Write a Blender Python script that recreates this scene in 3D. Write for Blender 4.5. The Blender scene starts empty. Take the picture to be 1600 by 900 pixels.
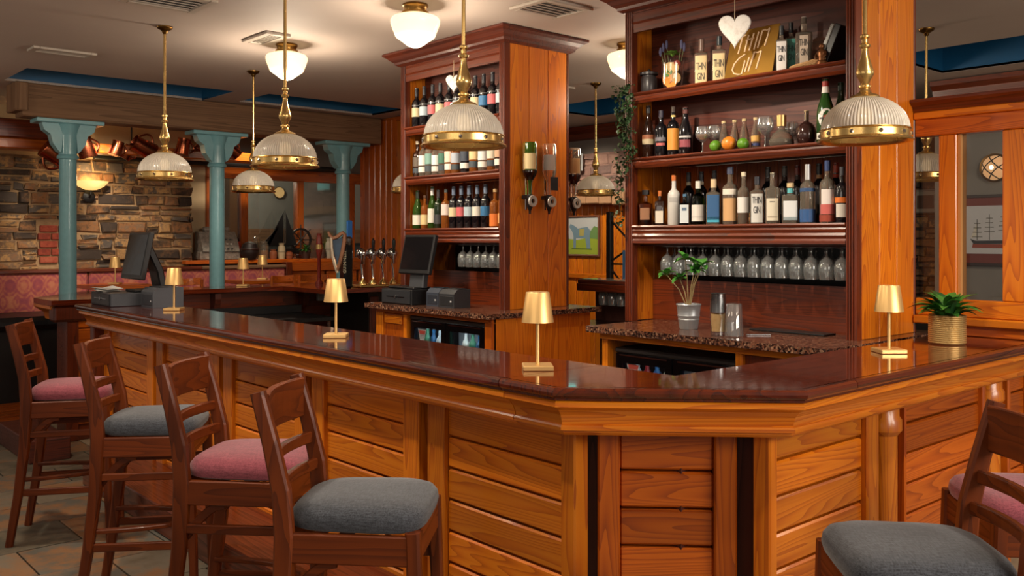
import bpy, math, random
from mathutils import Vector, Matrix
random.seed(7)
PI = math.pi
scene = bpy.context.scene
col = scene.collection

# ------------------------------------------------------------------ camera
FPX, YHOR, CAM_H, TH = 1430.0, 373.0, 1.57, math.radians(41.5)
CT, ST = math.cos(TH), math.sin(TH)
cam_data = bpy.data.cameras.new('camera')
cam = bpy.data.objects.new('camera', cam_data)
col.objects.link(cam)
cam.location = (0, 0, CAM_H)
# world X runs away to the right along the short bar run, world Y away to the left along the long run
cam.rotation_euler = (PI / 2, 0, -math.atan2(ST, CT))
cam_data.sensor_width = 36.0
cam_data.lens = FPX / 1600.0 * 36.0
cam_data.shift_y = -(450.0 - YHOR) / 1600.0
cam_data.clip_start = 0.05
scene.camera = cam

# ------------------------------------------------------------------ world, lights, exposure
world = bpy.data.worlds.new('world'); scene.world = world
world.use_nodes = True
bg = world.node_tree.nodes['Background']
bg.inputs[0].default_value = (1.0, 0.88, 0.76, 1)
bg.inputs[1].default_value = 0.25

def area(name, loc, target, sx, sy, power, color):
    l = bpy.data.lights.new(name, 'AREA'); l.shape = 'RECTANGLE'; l.size = sx; l.size_y = sy
    l.energy = power; l.color = color
    o = bpy.data.objects.new(name, l); col.objects.link(o)
    o.location = loc
    o.rotation_euler = (Vector(target) - Vector(loc)).to_track_quat('-Z', 'Y').to_euler()
    return o
# added soft fill lights with no modelled source, behind and beside the camera
area('front_fill', (-2.6, 1.0, 2.3), (3.0, 4.0, 1.2), 3.2, 1.0, 18, (1.0, 0.90, 0.78))
area('side_fill', (3.0, -2.4, 2.3), (3.6, 3.0, 1.5), 3.0, 1.0, 125, (1.0, 0.90, 0.78))
# added point fills around the room, without any fittings
for (lx, ly, pw) in ((0.2, 2.2, 9), (0.1, 5.2, 22), (2.9, -0.9, 14), (-1.6, 0.2, 7), (0.3, 8.2, 24), (5.9, 0.4, 14), (6.4, 4.6, 26), (5.6, 12.0, 95)):
    ld = bpy.data.lights.new('fill_point', 'POINT'); ld.energy = pw; ld.color = (1.0, .85, .66); ld.shadow_soft_size = .14
    lo = bpy.data.objects.new('fill_point', ld); col.objects.link(lo); lo.location = (lx, ly, 2.62)
# added spot fills without fittings, aimed at bars, walls and far seating
def spot(name, loc, target, power, deg=75, color=(1.0, 0.85, 0.66), r=0.05):
    l = bpy.data.lights.new(name, 'SPOT'); l.energy = power; l.spot_size = math.radians(deg); l.spot_blend = 0.7
    l.color = color; l.shadow_soft_size = r
    o = bpy.data.objects.new(name, l); col.objects.link(o)
    o.location = loc
    o.rotation_euler = (Vector(target) - Vector(loc)).to_track_quat('-Z', 'Y').to_euler()
spot('fill_spot', (2.5, 5.3, 2.93), (4.1, 5.1, 1.6), 120)
spot('fill_spot', (2.6, 3.0, 2.93), (4.1, 2.9, 1.6), 150)
spot('fill_spot', (1.1, 5.2, 2.93), (2.2, 5.2, 0.6), 115, 95)
spot('fill_spot', (1.0, 3.3, 2.93), (2.2, 3.3, 0.6), 115, 95)
spot('fill_spot', (1.2, 1.7, 2.93), (2.2, 2.5, 0.6), 55, 95)
spot('fill_spot', (3.3, 0.6, 2.93), (3.2, 1.8, 0.6), 85, 95)
spot('fill_spot', (6.8, 7.3, 2.93), (8.2, 7.7, 1.5), 130)
spot('fill_spot', (6.4, 1.6, 2.93), (8.2, 3.0, 1.6), 55)
spot('fill_spot', (3.4, 7.6, 2.93), (4.6, 8.6, 1.1), 60)
spot('fill_spot', (2.9, 9.3, 2.60), (3.2, 10.6, 1.5), 100)
spot('fill_spot', (4.6, 9.4, 2.90), (5.2, 10.7, 1.3), 80)
scene.view_settings.view_transform = 'Standard'
scene.view_settings.look = 'None'
scene.view_settings.gamma = 1.0
scene.view_settings.use_curve_mapping = False
scene.view_settings.exposure = 0.18
try:
    scene.cycles.use_denoising = True
    scene.cycles.max_bounces = 8
    scene.cycles.transparent_max_bounces = 16
    scene.cycles.caustics_reflective = False
    scene.cycles.caustics_refractive = False
    scene.cycles.sample_clamp_indirect = 6.0
except Exception:
    pass

# ------------------------------------------------------------------ placing helpers (true positions in the room)
def ray(u, v):
    x = (u - 800.0) / FPX
    return (x * CT + ST, -x * ST + CT, -(v - YHOR) / FPX)
def at_z(u, v, z):
    r = ray(u, v); t = (z - CAM_H) / r[2]
    return Vector((r[0] * t, r[1] * t, z))
def y_on(u, X):                      # Y where the sight line of column u meets the plane X
    r = ray(u, YHOR); return r[1] / r[0] * X
def x_on(u, Y):
    r = ray(u, YHOR); return r[0] / r[1] * Y
def z_on_x(u, v, X):
    r = ray(u, v); return CAM_H + r[2] * X / r[0]
def z_on_y(u, v, Y):
    r = ray(u, v); return CAM_H + r[2] * Y / r[1]

# ------------------------------------------------------------------ mesh builder
class MB:
    def __init__(s): s.v = []; s.f = []; s.sm = []
    def add(s, vs, fs, sm=False, M=None):
        b = len(s.v)
        for p in vs:
            p = Vector(p); s.v.append(M @ p if M is not None else p)
        for f in fs: s.f.append([b + i for i in f]); s.sm.append(sm)
        return s
    def box(s, a, b, c=0.0, M=None):
        x0, y0, z0 = [min(a[i], b[i]) for i in range(3)]; x1, y1, z1 = [max(a[i], b[i]) for i in range(3)]
        c = min(c, .45 * (x1 - x0), .45 * (y1 - y0), .45 * (z1 - z0))
        if c <= 0:
            vs = [(x, y, z) for z in (z0, z1) for y in (y0, y1) for x in (x0, x1)]
            fs = [(0, 2, 3, 1), (4, 5, 7, 6), (0, 1, 5, 4), (2, 6, 7, 3), (0, 4, 6, 2), (1, 3, 7, 5)]
            return s.add(vs, fs, False, M)
        vs = []; idx = {}
        for i, x in enumerate((x0, x1)):
            for j, y in enumerate((y0, y1)):
                for k, z in enumerate((z0, z1)):
                    dx, dy, dz = (c, -c)[i], (c, -c)[j], (c, -c)[k]
                    idx[i, j, k] = len(vs)
                    vs += [(x, y + dy, z + dz), (x + dx, y, z + dz), (x + dx, y + dy, z)]
        I = lambda i, j, k, n: idx[i, j, k] + n
        fs = [(I(0,0,0,0), I(0,0,1,0), I(0,1,1,0), I(0,1,0,0)), (I(1,0,0,0), I(1,1,0,0), I(1,1,1,0), I(1,0,1,0)),
              (I(0,0,0,1), I(1,0,0,1), I(1,0,1,1), I(0,0,1,1)), (I(0,1,0,1), I(0,1,1,1), I(1,1,1,1), I(1,1,0,1)),
              (I(0,0,0,2), I(0,1,0,2), I(1,1,0,2), I(1,0,0,2)), (I(0,0,1,2), I(1,0,1,2), I(1,1,1,2), I(0,1,1,2))]
        for j in (0, 1):
            for k in (0, 1):
                fs.append((I(0,j,k,1), I(0,j,k,2), I(1,j,k,2), I(1,j,k,1)))
        for i in (0, 1):
            for k in (0, 1):
                fs.append((I(i,0,k,0), I(i,0,k,2), I(i,1,k,2), I(i,1,k,0)))
        for i in (0, 1):
            for j in (0, 1):
                fs.append((I(i,j,0,0), I(i,j,0,1), I(i,j,1,1), I(i,j,1,0)))
        for i in (0, 1):
            for j in (0, 1):
                for k in (0, 1): fs.append((I(i,j,k,0), I(i,j,k,1), I(i,j,k,2)))
        return s.add(vs, fs, False, M)
    def prism(s, poly, z0, z1, M=None):
        n = len(poly)
        vs = [(p[0], p[1], z0) for p in poly] + [(p[0], p[1], z1) for p in poly]
        fs = [tuple(reversed(range(n))), tuple(range(n, 2 * n))] + [(i, (i + 1) % n, n + (i + 1) % n, n + i) for i in range(n)]
        return s.add(vs, fs, False, M)
    def lathe(s, prof, n=24, M=None, cx=0, cy=0, ripple=0, nr=0, shape=None, a0=0, a1=2 * PI):
        full = abs(a1 - a0 - 2 * PI) < 1e-6
        m = n if full else n + 1
        vs = []; fs = []
        for (r, z) in prof:
            for i in range(m):
                a = a0 + (a1 - a0) * i / n
                rr = r
                if ripple and r > .02: rr = r + ripple * math.cos(nr * a)
                k = shape(a) if shape else 1.0
                vs.append((cx + rr * k * math.cos(a), cy + rr * k * math.sin(a), z))
        for j in range(len(prof) - 1):
            for i in range(n):
                i2 = (i + 1) % m
                if prof[j][0] < 1e-7 and prof[j + 1][0] < 1e-7: continue
                fs.append((j * m + i, j * m + i2, (j + 1) * m + i2, (j + 1) * m + i))
        return s.add(vs, fs, True, M)
    def tube(s, pts, r, n=8, M=None, caps=True):
        pts = [Vector(p) for p in pts]; N = len(pts)
        rs = r if isinstance(r, (list, tuple)) else [r] * N
        vs = []; up = None
        for i, p in enumerate(pts):
            t = (pts[min(i + 1, N - 1)] - pts[max(i - 1, 0)]).normalized()
            if up is None:
                up = Vector((0, 0, 1)) if abs(t.z) < .9 else Vector((1, 0, 0))
            x = up.cross(t).normalized(); y = t.cross(x); up = y
            for k in range(n):
                a = 2 * PI * k / n; vs.append(p + x * (rs[i] * math.cos(a)) + y * (rs[i] * math.sin(a)))
        fs = [(j * n + k, j * n + (k + 1) % n, (j + 1) * n + (k + 1) % n, (j + 1) * n + k) for j in range(N - 1) for k in range(n)]
        s.add(vs, fs, True, M)
        if caps:
            s.add(vs[:n], [tuple(reversed(range(n)))], False, M); s.add(vs[-n:], [tuple(range(n))], False, M)
        return s
    def bar(s, pts, w, d, side=(0, 1, 0), M=None):      # rectangular section along a path; w along 'side', d across
        pts = [Vector(p) for p in pts]; N = len(pts); sd0 = Vector(side).normalized(); vs = []
        ws = w if isinstance(w, (list, tuple)) else [w] * N
        ds = d if isinstance(d, (list, tuple)) else [d] * N
        for i, p in enumerate(pts):
            t = (pts[min(i + 1, N - 1)] - pts[max(i - 1, 0)]).normalized()
            sd = (sd0 - t * sd0.dot(t)).normalized(); q = t.cross(sd)
            c = .18 * min(ws[i], ds[i]); a, b = ws[i] / 2, ds[i] / 2
            for (i_, j_) in ((a - c, b), (a, b - c), (a, -b + c), (a - c, -b), (-a + c, -b), (-a, -b + c), (-a, b - c), (-a + c, b)):
                vs.append(p + sd * i_ + q * j_)
        fs = [(j * 8 + k, (j + 1) * 8 + k, (j + 1) * 8 + (k + 1) % 8, j * 8 + (k + 1) % 8) for j in range(N - 1) for k in range(8)]
        fs += [tuple(range(8)), tuple(reversed(range((N - 1) * 8, N * 8)))]
        return s.add(vs, fs, False, M)
    def sweep(s, path, prof, closed_prof=True, smooth=False, seg=None):   # prof [(out, z)], out to the right of the path direction
        P = [Vector((p[0], p[1])) for p in path]; N = len(P); m = len(prof); vs = []
        for i, p in enumerate(P):
            d0 = (P[i] - P[i - 1]).normalized() if i > 0 else (P[1] - P[0]).normalized()
            d1 = (P[i + 1] - P[i]).normalized() if i < N - 1 else d0
            n0 = Vector((d0.y, -d0.x)); n1 = Vector((d1.y, -d1.x))
            mm = n0 + n1; mm = mm / mm.length_squared * 2
            for (o, z) in prof: vs.append((p.x + mm.x * o, p.y + mm.y * o, z))
        if seg: vs = vs[seg[0] * m:(seg[1] + 1) * m]; N = seg[1] - seg[0] + 1
        fs = []
        K = m if closed_prof else m - 1
        for i in range(N - 1):
            for k in range(K):
                k2 = (k + 1) % m; fs.append((i * m + k, i * m + k2, (i + 1) * m + k2, (i + 1) * m + k))
        if closed_prof: fs += [tuple(reversed(range(m))), tuple(range((N - 1) * m, N * m))]
        return s.add(vs, fs, smooth)
    def ball(s, c, r, n=12, sz=1.0, M=None):
        k = max(4, n // 2)
        return s.lathe([(r * math.sin(PI * i / k), c[2] - sz * r * math.cos(PI * i / k)) for i in range(k + 1)], n, M, c[0], c[1])
    def mesh(s, name, mat, origin=(0, 0, 0), sharp=35):
        me = bpy.data.meshes.new(name); o = Vector(origin)
        me.from_pydata([tuple(p - o) for p in s.v], [], s.f)
        me.polygons.foreach_set('use_smooth', s.sm)
        me.materials.append(mat)
        if any(s.sm): me.set_sharp_from_angle(angle=math.radians(sharp))
        me.validate(); me.update()
        return me
    def build(s, name, mat, parent=None, world=False, origin=None, rz=0.0):
        if world and parent is not None:
            w = wloc(parent); s.v = [p - w for p in s.v]
            if origin is not None: origin = Vector(origin) - w
        if origin is None:
            xs = [p.x for p in s.v]; ys = [p.y for p in s.v]; zs = [p.z for p in s.v]
            origin = ((min(xs) + max(xs)) / 2, (min(ys) + max(ys)) / 2, min(zs) if parent is None else (min(zs) + max(zs)) / 2)
        if rz:
            oo = Vector(origin); Rz = Matrix.Rotation(-rz, 4, 'Z'); s.v = [Rz @ (q - oo) + oo for q in s.v]
        return place(name, s.mesh(name, mat, origin), origin, parent, (0, 0, rz))

def wloc(o):
    w = Vector((0, 0, 0))
    while o is not None: w = w + o.location; o = o.parent
    return w
def place(name, me, loc, parent=None, rot=(0, 0, 0)):
    o = bpy.data.objects.new(name, me); col.objects.link(o)
    o.location = loc; o.rotation_euler = rot; o.parent = parent
    return o
def thing(name, label, cat, loc=(0, 0, 0), rz=0.0, group=None, kind=None):
    o = bpy.data.objects.new(name, None); o.empty_display_size = .05; col.objects.link(o)
    o.location = loc; o.rotation_euler = (0, 0, rz)
    return tag(o, label, cat, group, kind)
def tag(o, label=None, cat=None, group=None, kind=None):
    if label: o['label'] = label
    if cat: o['category'] = cat
    if group: o['group'] = group
    if kind: o['kind'] = kind
    return o
def struct(o, label=None):
    o['kind'] = 'structure'
    if label: o['label'] = label
    return o
def copy_tree(o, parent=None):
    c = o.copy(); col.objects.link(c); c.parent = parent
    for ch in list(o.children): copy_tree(ch, c)
    return c
ORD = ['first', 'second', 'third', 'fourth', 'fifth', 'sixth', 'seventh', 'eighth', 'ninth', 'tenth', 'eleventh', 'twelfth', 'thirteenth', 'fourteenth']
B = lambda a, b, c=0.0: MB().box(a, b, c)

# ------------------------------------------------------------------ materials
def lin(c):
    return tuple((x / 255 / 12.92 if x / 255 <= .04045 else ((x / 255 + .055) / 1.055) ** 2.4) for x in c) + (1,)
MATS = {}
def base_mat(name):
    m = bpy.data.materials.new(name); m.use_nodes = True
    return m, m.node_tree, m.node_tree.nodes['Principled BSDF']
def flat(c, rough=.5, metal=0.0, coat=0.0, emit=0.0, spec=.5, noise=0.0):
    key = ('flat', c, rough, metal, coat, emit, spec, noise)
    if key in MATS: return MATS[key]
    m, nt, b = base_mat('flat_%02x%02x%02x' % tuple(int(x) for x in c))
    b.inputs['Base Color'].default_value = lin(c); b.inputs['Roughness'].default_value = rough
    b.inputs['Metallic'].default_value = metal; b.inputs['Coat Weight'].default_value = coat
    b.inputs['Specular IOR Level'].default_value = spec
    if emit:
        b.inputs['Emission Color'].default_value = lin(c); b.inputs['Emission Strength'].default_value = emit
    n = nt.nodes.new('ShaderNodeTexNoise'); n.inputs['Scale'].default_value = 18; n.inputs['Detail'].default_value = 4
    tc = nt.nodes.new('ShaderNodeTexCoord'); nt.links.new(tc.outputs['Object'], n.inputs['Vector'])
    mr = nt.nodes.new('ShaderNodeMapRange')
    mr.inputs['To Min'].default_value = max(.02, rough - .07); mr.inputs['To Max'].default_value = min(1, rough + .07)
    nt.links.new(n.outputs['Fac'], mr.inputs['Value']); nt.links.new(mr.outputs['Result'], b.inputs['Roughness'])
    if noise:
        mx = nt.nodes.new('ShaderNodeMix'); mx.data_type = 'RGBA'; mx.blend_type = 'MULTIPLY'
        mx.inputs[6].default_value = lin(c)
        r2 = nt.nodes.new('ShaderNodeMapRange'); r2.inputs['To Min'].default_value = 1 - noise; r2.inputs['To Max'].default_value = 1 + noise
        nt.links.new(n.outputs['Fac'], r2.inputs['Value']); nt.links.new(r2.outputs['Result'], mx.inputs[7])
        mx.inputs[0].default_value = 1.0
        nt.links.new(mx.outputs[2], b.inputs['Base Color'])
    MATS[key] = m
    return m
def ramp(nt, stops, interp='LINEAR'):
    r = nt.nodes.new('ShaderNodeValToRGB'); r.color_ramp.interpolation = interp
    e = r.color_ramp.elements
    while len(e) < len(stops): e.new(.5)
    for i, (p, c) in enumerate(stops): e[i].position = p; e[i].color = lin(c)
    return r
def wood(name, cols, axis='x', across=7.0, along=.45, rings=26.0, rough=.32, coat=.35, fibre=.35, rand=.25, bump=.06, spec=.5):
    """varnished timber: growth rings as contours of a stretched noise, plus fine fibres; grain runs along 'axis' of the object"""
    key = ('wood', name, axis)
    if key in MATS: return MATS[key]
    m, nt, b = base_mat(name + '_' + axis); L = nt.links
    N = nt.nodes.new
    tc = N('ShaderNodeTexCoord'); oi = N('ShaderNodeObjectInfo')
    mu = N('ShaderNodeVectorMath'); mu.operation = 'MULTIPLY_ADD'
    sc = {'x': (along, across, across), 'y': (across, along, across), 'z': (across, across, along)}[axis]
    mu.inputs[1].default_value = sc
    cb = N('ShaderNodeCombineXYZ'); k = N('ShaderNodeMath'); k.operation = 'MULTIPLY'; k.inputs[1].default_value = 37.0
    L.new(oi.outputs['Random'], k.inputs[0])
    for i in range(3): L.new(k.outputs[0], cb.inputs[i])
    L.new(tc.outputs['Object'], mu.inputs[0]); L.new(cb.outputs[0], mu.inputs[2])
    n1 = N('ShaderNodeTexNoise'); n1.inputs['Scale'].default_value = 1.0; n1.inputs['Detail'].default_value = 2.0; n1.inputs['Roughness'].default_value = .35
    L.new(mu.outputs[0], n1.inputs['Vector'])
    s1 = N('ShaderNodeMath'); s1.operation = 'MULTIPLY'; s1.inputs[1].default_value = rings; L.new(n1.outputs['Fac'], s1.inputs[0])
    s2 = N('ShaderNodeMath'); s2.operation = 'FRACT'; L.new(s1.outputs[0], s2.inputs[0])
    sp = N('ShaderNodeMath'); sp.operation = 'POWER'; sp.inputs[1].default_value = 2.2; L.new(s2.outputs[0], sp.inputs[0])
    mu2 = N('ShaderNodeVectorMath'); mu2.operation = 'MULTIPLY'; f = 26.0; mu2.inputs[1].default_value = tuple(f if x == across else f * .25 for x in sc)
    L.new(mu.outputs[0], mu2.inputs[0])
    n2 = N('ShaderNodeTexNoise'); n2.inputs['Scale'].default_value = 1.0; n2.inputs['Detail'].default_value = 3.0
    L.new(mu2.outputs[0], n2.inputs['Vector'])
    mx = N('ShaderNodeMath'); mx.operation = 'MULTIPLY_ADD'; mx.inputs[1].default_value = fibre
    L.new(n2.outputs['Fac'], mx.inputs[0]); 
    ml = N('ShaderNodeMath'); ml.operation = 'MULTIPLY'; ml.inputs[1].default_value = 1 - fibre; L.new(sp.outputs[0], ml.inputs[0])
    L.new(ml.outputs[0], mx.inputs[2])
    n3 = N('ShaderNodeTexNoise'); n3.inputs['Scale'].default_value = .8; n3.inputs['Detail'].default_value = 1.0
    L.new(mu.outputs[0], n3.inputs['Vector'])
    ad = N('ShaderNodeMath'); ad.operation = 'MULTIPLY_ADD'; ad.inputs[1].default_value = .5; L.new(n3.outputs['Fac'], ad.inputs[0]); 
    mx2 = N('ShaderNodeMath'); mx2.operation = 'ADD'; mx2.inputs[1].default_value = -.25; L.new(mx.outputs[0], mx2.inputs[0])
    L.new(mx2.outputs[0], ad.inputs[2])
    r = ramp(nt, [(0.0, cols[0]), (.45, cols[1]), (1.0, cols[2])]); L.new(ad.outputs[0], r.inputs[0])
    hv = N('ShaderNodeHueSaturation')
    v = N('ShaderNodeMapRange'); v.inputs['To Min'].default_value = 1 - rand; v.inputs['To Max'].default_value = 1 + rand
    L.new(oi.outputs['Random'], v.inputs['Value']); L.new(v.outputs['Result'], hv.inputs['Value']); L.new(r.outputs[0], hv.inputs['Color'])
    L.new(hv.outputs[0], b.inputs['Base Color'])
    rr = N('ShaderNodeMapRange'); rr.inputs['To Min'].default_value = rough - .06; rr.inputs['To Max'].default_value = rough + .12
    L.new(mx.outputs[0], rr.inputs['Value']); L.new(rr.outputs['Result'], b.inputs['Roughness'])
    b.inputs['Specular IOR Level'].default_value = spec
    b.inputs['Coat Weight'].default_value = coat; b.inputs['Coat Roughness'].default_value = .05 if name == 'bar_top' else .12
    bp = N('ShaderNodeBump'); bp.inputs['Strength'].default_value = bump; bp.inputs['Distance'].default_value = .004
    L.new(mx.outputs[0], bp.inputs['Height']); L.new(bp.outputs[0], b.inputs['Normal'])
    MATS[key] = m
    return m
PINE = ((222, 132, 29), (204, 108, 16), (163, 73, 9))
PINE_RED = ((196, 100, 22), (173, 80, 13), (130, 52, 8))
MAHO = ((116, 48, 19), (94, 36, 13), (56, 20, 8))
DARKM = ((98, 39, 18), (78, 28, 12), (46, 16, 8))
TOPW = ((118, 47, 23), (98, 36, 16), (66, 22, 10))
STOOLW = ((114, 52, 19), (95, 41, 13), (70, 28, 9))
BEAMW = ((140, 104, 74), (116, 84, 58), (78, 54, 37))
def pine(a='x'): return wood('pine', PINE, a)
def pinered(a='x'): return wood('pine_red', PINE_RED, a)
def maho(a='x'): return wood('mahogany', MAHO, a, across=9, rings=16, rough=.34, rand=.12)
def darkm(a='x'): return wood('dark_mahogany', DARKM, a, across=9, rings=14, rough=.5, coat=.08, rand=.1)
def topw(a='x'): return wood('bar_top', TOPW, a, across=6, rings=14, rough=.12, coat=.8, rand=.1, bump=.01)
def nosew(a='x'): return wood('bar_nosing', DARKM, a, across=9, rings=10, rough=.2, coat=.6, rand=.05, bump=.01)  # darkened so the colour also carries the shadow band under the edge
def stoolw(a='z'): return wood('stool_wood', STOOLW, a, across=14, along=1.2, rings=7, rough=.42, coat=.05, rand=.08, bump=.02, spec=.25)
def beamw(a='x'): return wood('old_beam', BEAMW, a, across=9, along=.3, rings=12, rough=.8, coat=0, rand=.05, bump=.5, fibre=.6)

def speckle(name, cols, scale, rough, bump=0.0, coat=0.0, detail=5, coords='Object', rnd=0.0):
    key = ('sp', name)
    if key in MATS: return MATS[key]
    m, nt, b = base_mat(name); L = nt.links; N = nt.nodes.new
    tc = N('ShaderNodeTexCoord'); oi = N('ShaderNodeObjectInfo')
    off = N('ShaderNodeVectorMath'); off.operation = 'ADD'
    k = N('ShaderNodeMath'); k.operation = 'MULTIPLY'; k.inputs[1].default_value = 31.0; L.new(oi.outputs['Random'], k.inputs[0])
    L.new(tc.outputs[coords], off.inputs[0]); L.new(k.outputs[0], off.inputs[1])
    n = N('ShaderNodeTexNoise'); n.inputs['Scale'].default_value = scale; n.inputs['Detail'].default_value = detail; n.inputs['Roughness'].default_value = .65
    L.new(off.outputs[0], n.inputs['Vector'])
    val = n.outputs['Fac']
    if rnd:
        a = N('ShaderNodeMath'); a.operation = 'MULTIPLY_ADD'; a.inputs[1].default_value = rnd
        L.new(oi.outputs['Random'], a.inputs[0])
        s_ = N('ShaderNodeMath'); s_.operation = 'SUBTRACT'; s_.inputs[1].default_value = rnd / 2; L.new(val, s_.inputs[0])
        L.new(s_.outputs[0], a.inputs[2]); val = a.outputs[0]
    st = [(.22 + .56 * i / (len(cols) - 1), c) for i, c in enumerate(cols)]
    r = ramp(nt, st); L.new(val, r.inputs[0]); L.new(r.outputs[0], b.inputs['Base Color'])
    b.inputs['Roughness'].default_value = rough; b.inputs['Coat Weight'].default_value = coat; b.inputs['Coat Roughness'].default_value = .08
    if bump:
        bp = N('ShaderNodeBump'); bp.inputs['Strength'].default_value = bump; bp.inputs['Distance'].default_value = .01
        L.new(n.outputs['Fac'], bp.inputs['Height']); L.new(bp.outputs[0], b.inputs['Normal'])
    MATS[key] = m
    return m
def granite():
    key = ('granite',)
    if key in MATS: return MATS[key]
    m, nt, b = base_mat('granite'); L = nt.links; N = nt.nodes.new
    tc = N('ShaderNodeTexCoord')
    v = N('ShaderNodeTexVoronoi'); v.inputs['Scale'].default_value = 110; L.new(tc.outputs['Object'], v.inputs['Vector'])
    r = ramp(nt, [(0, (28, 20, 18)), (.3, (58, 34, 28)), (.55, (122, 78, 58)), (.75, (40, 30, 28)), (1, (150, 112, 88))])
    sx = N('ShaderNodeSeparateColor'); L.new(v.outputs['Color'], sx.inputs[0]); L.new(sx.outputs[0], r.inputs[0])
    L.new(r.outputs[0], b.inputs['Base Color']); b.inputs['Roughness'].default_value = .16
    MATS[key] = m
    return m
def fabric(name, c1, c2, scale=260):
    key = ('fab', name)
    if key in MATS: return MATS[key]
    m, nt, b = base_mat(name); L = nt.links; N = nt.nodes.new
    tc = N('ShaderNodeTexCoord')
    outs = []
    for s in ((scale, scale * .16, scale), (scale * .16, scale, scale)):
        mp = N('ShaderNodeVectorMath'); mp.operation = 'MULTIPLY'; mp.inputs[1].default_value = s; L.new(tc.outputs['Object'], mp.inputs[0])
        n = N('ShaderNodeTexNoise'); n.inputs['Scale'].default_value = 1; n.inputs['Detail'].default_value = 2; L.new(mp.outputs[0], n.inputs['Vector']); outs.append(n)
    a = N('ShaderNodeMath'); a.operation = 'MULTIPLY_ADD'; a.inputs[1].default_value = .5
    h = N('ShaderNodeMath'); h.operation = 'MULTIPLY'; h.inputs[1].default_value = .5; L.new(outs[1].outputs['Fac'], h.inputs[0])
    L.new(outs[0].outputs['Fac'], a.inputs[0]); L.new(h.outputs[0], a.inputs[2])
    r = ramp(nt, [(.32, c1), (.68, c2)]); L.new(a.outputs[0], r.inputs[0]); L.new(r.outputs[0], b.inputs['Base Color'])
    b.inputs['Roughness'].default_value = .95; b.inputs['Sheen Weight'].default_value = .25
    bp = N('ShaderNodeBump'); bp.inputs['Strength'].default_value = .35; bp.inputs['Distance'].default_value = .003
    L.new(a.outputs[0], bp.inputs['Height']); L.new(bp.outputs[0], b.inputs['Normal'])
    MATS[key] = m
    return m
def bench_cloth():
    key = ('bench',)
    if key in MATS: return MATS[key]
    m, nt, b = base_mat('damask_cloth'); L = nt.links; N = nt.nodes.new
    tc = N('ShaderNodeTexCoord'); sp = N('ShaderNodeSeparateXYZ'); L.new(tc.outputs['Object'], sp.inputs[0])
    def M(op, a, b_=None):
        n = N('ShaderNodeMath'); n.operation = op
        for i, q in enumerate((a, b_)):
            if q is None: continue
            if isinstance(q, (int, float)): n.inputs[i].default_value = q
            else: L.new(q, n.inputs[i])
        return n.outputs[0]
    sx = M('SINE', M('MULTIPLY', sp.outputs['X'], 2 * PI / .26)); sz = M('SINE', M('MULTIPLY', sp.outputs['Z'], 2 * PI / .34))
    n = N('ShaderNodeTexNoise'); n.inputs['Scale'].default_value = 22; n.inputs['Detail'].default_value = 3; L.new(tc.outputs['Object'], n.inputs['Vector'])
    fig = M('ADD', M('MULTIPLY', sx, sz), M('MULTIPLY', M('SINE', M('MULTIPLY', M('ADD', M('ABSOLUTE', sx), sz), 7.0)), .5))
    q = M('ADD', M('MULTIPLY', fig, .28), n.outputs['Fac'])
    r = ramp(nt, [(.15, (150, 72, 84)), (.42, (168, 82, 84)), (.58, (184, 102, 84)), (.85, (194, 120, 92))])
    L.new(q, r.inputs[0]); L.new(r.outputs[0], b.inputs['Base Color']); b.inputs['Roughness'].default_value = .9
    MATS[key] = m
    return m
def glass(name, tint=(255, 255, 255), gloss=.10, dens=.0):
    """clear thin glass: lets the room through, reflects at grazing angles"""
    key = ('glass', name)
    if key in MATS: return MATS[key]
    m = bpy.data.materials.new(name); m.use_nodes = True; nt = m.node_tree; nt.nodes.clear(); N = nt.nodes.new; L = nt.links
    o = N('ShaderNodeOutputMaterial'); t = N('ShaderNodeBsdfTransparent'); t.inputs[0].default_value = lin(tint)
    g = N('ShaderNodeBsdfGlossy'); g.inputs['Roughness'].default_value = .04
    fr = N('ShaderNodeFresnel'); fr.inputs['IOR'].default_value = 1.5
    a = N('ShaderNodeMath'); a.operation = 'ADD'; a.inputs[1].default_value = gloss * .4; a.use_clamp = True; L.new(fr.outputs[0], a.inputs[0])
    ge = N('ShaderNodeNewGeometry'); fb = N('ShaderNodeMath'); fb.operation = 'SUBTRACT'; fb.inputs[0].default_value = 1.0; L.new(ge.outputs['Backfacing'], fb.inputs[1])
    ff = N('ShaderNodeMath'); ff.operation = 'MULTIPLY'; L.new(a.outputs[0], ff.inputs[0]); L.new(fb.outputs[0], ff.inputs[1]); a = ff
    mx = N('ShaderNodeMixShader'); L.new(a.outputs[0], mx.inputs[0]); L.new(t.outputs[0], mx.inputs[1]); L.new(g.outputs[0], mx.inputs[2])
    last = mx.outputs[0]
    if dens:
        d = N('ShaderNodeBsdfDiffuse'); d.inputs[0].default_value = lin(tint)
        m2 = N('ShaderNodeMixShader'); m2.inputs[0].default_value = dens; L.new(last, m2.inputs[1]); L.new(d.outputs[0], m2.inputs[2]); last = m2.outputs[0]
    L.new(last, o.inputs[0]); MATS[key] = m
    return m
def bottle_glass(name, c, rough=.05, trans=1.0, ior=1.35):
    key = ('bg', name)
    if key in MATS: return MATS[key]
    m, nt, b = base_mat(name)
    b.inputs['Base Color'].default_value = lin(c); b.inputs['Roughness'].default_value = rough
    b.inputs['Transmission Weight'].default_value = trans; b.inputs['IOR'].default_value = ior
    MATS[key] = m
    return m

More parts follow.
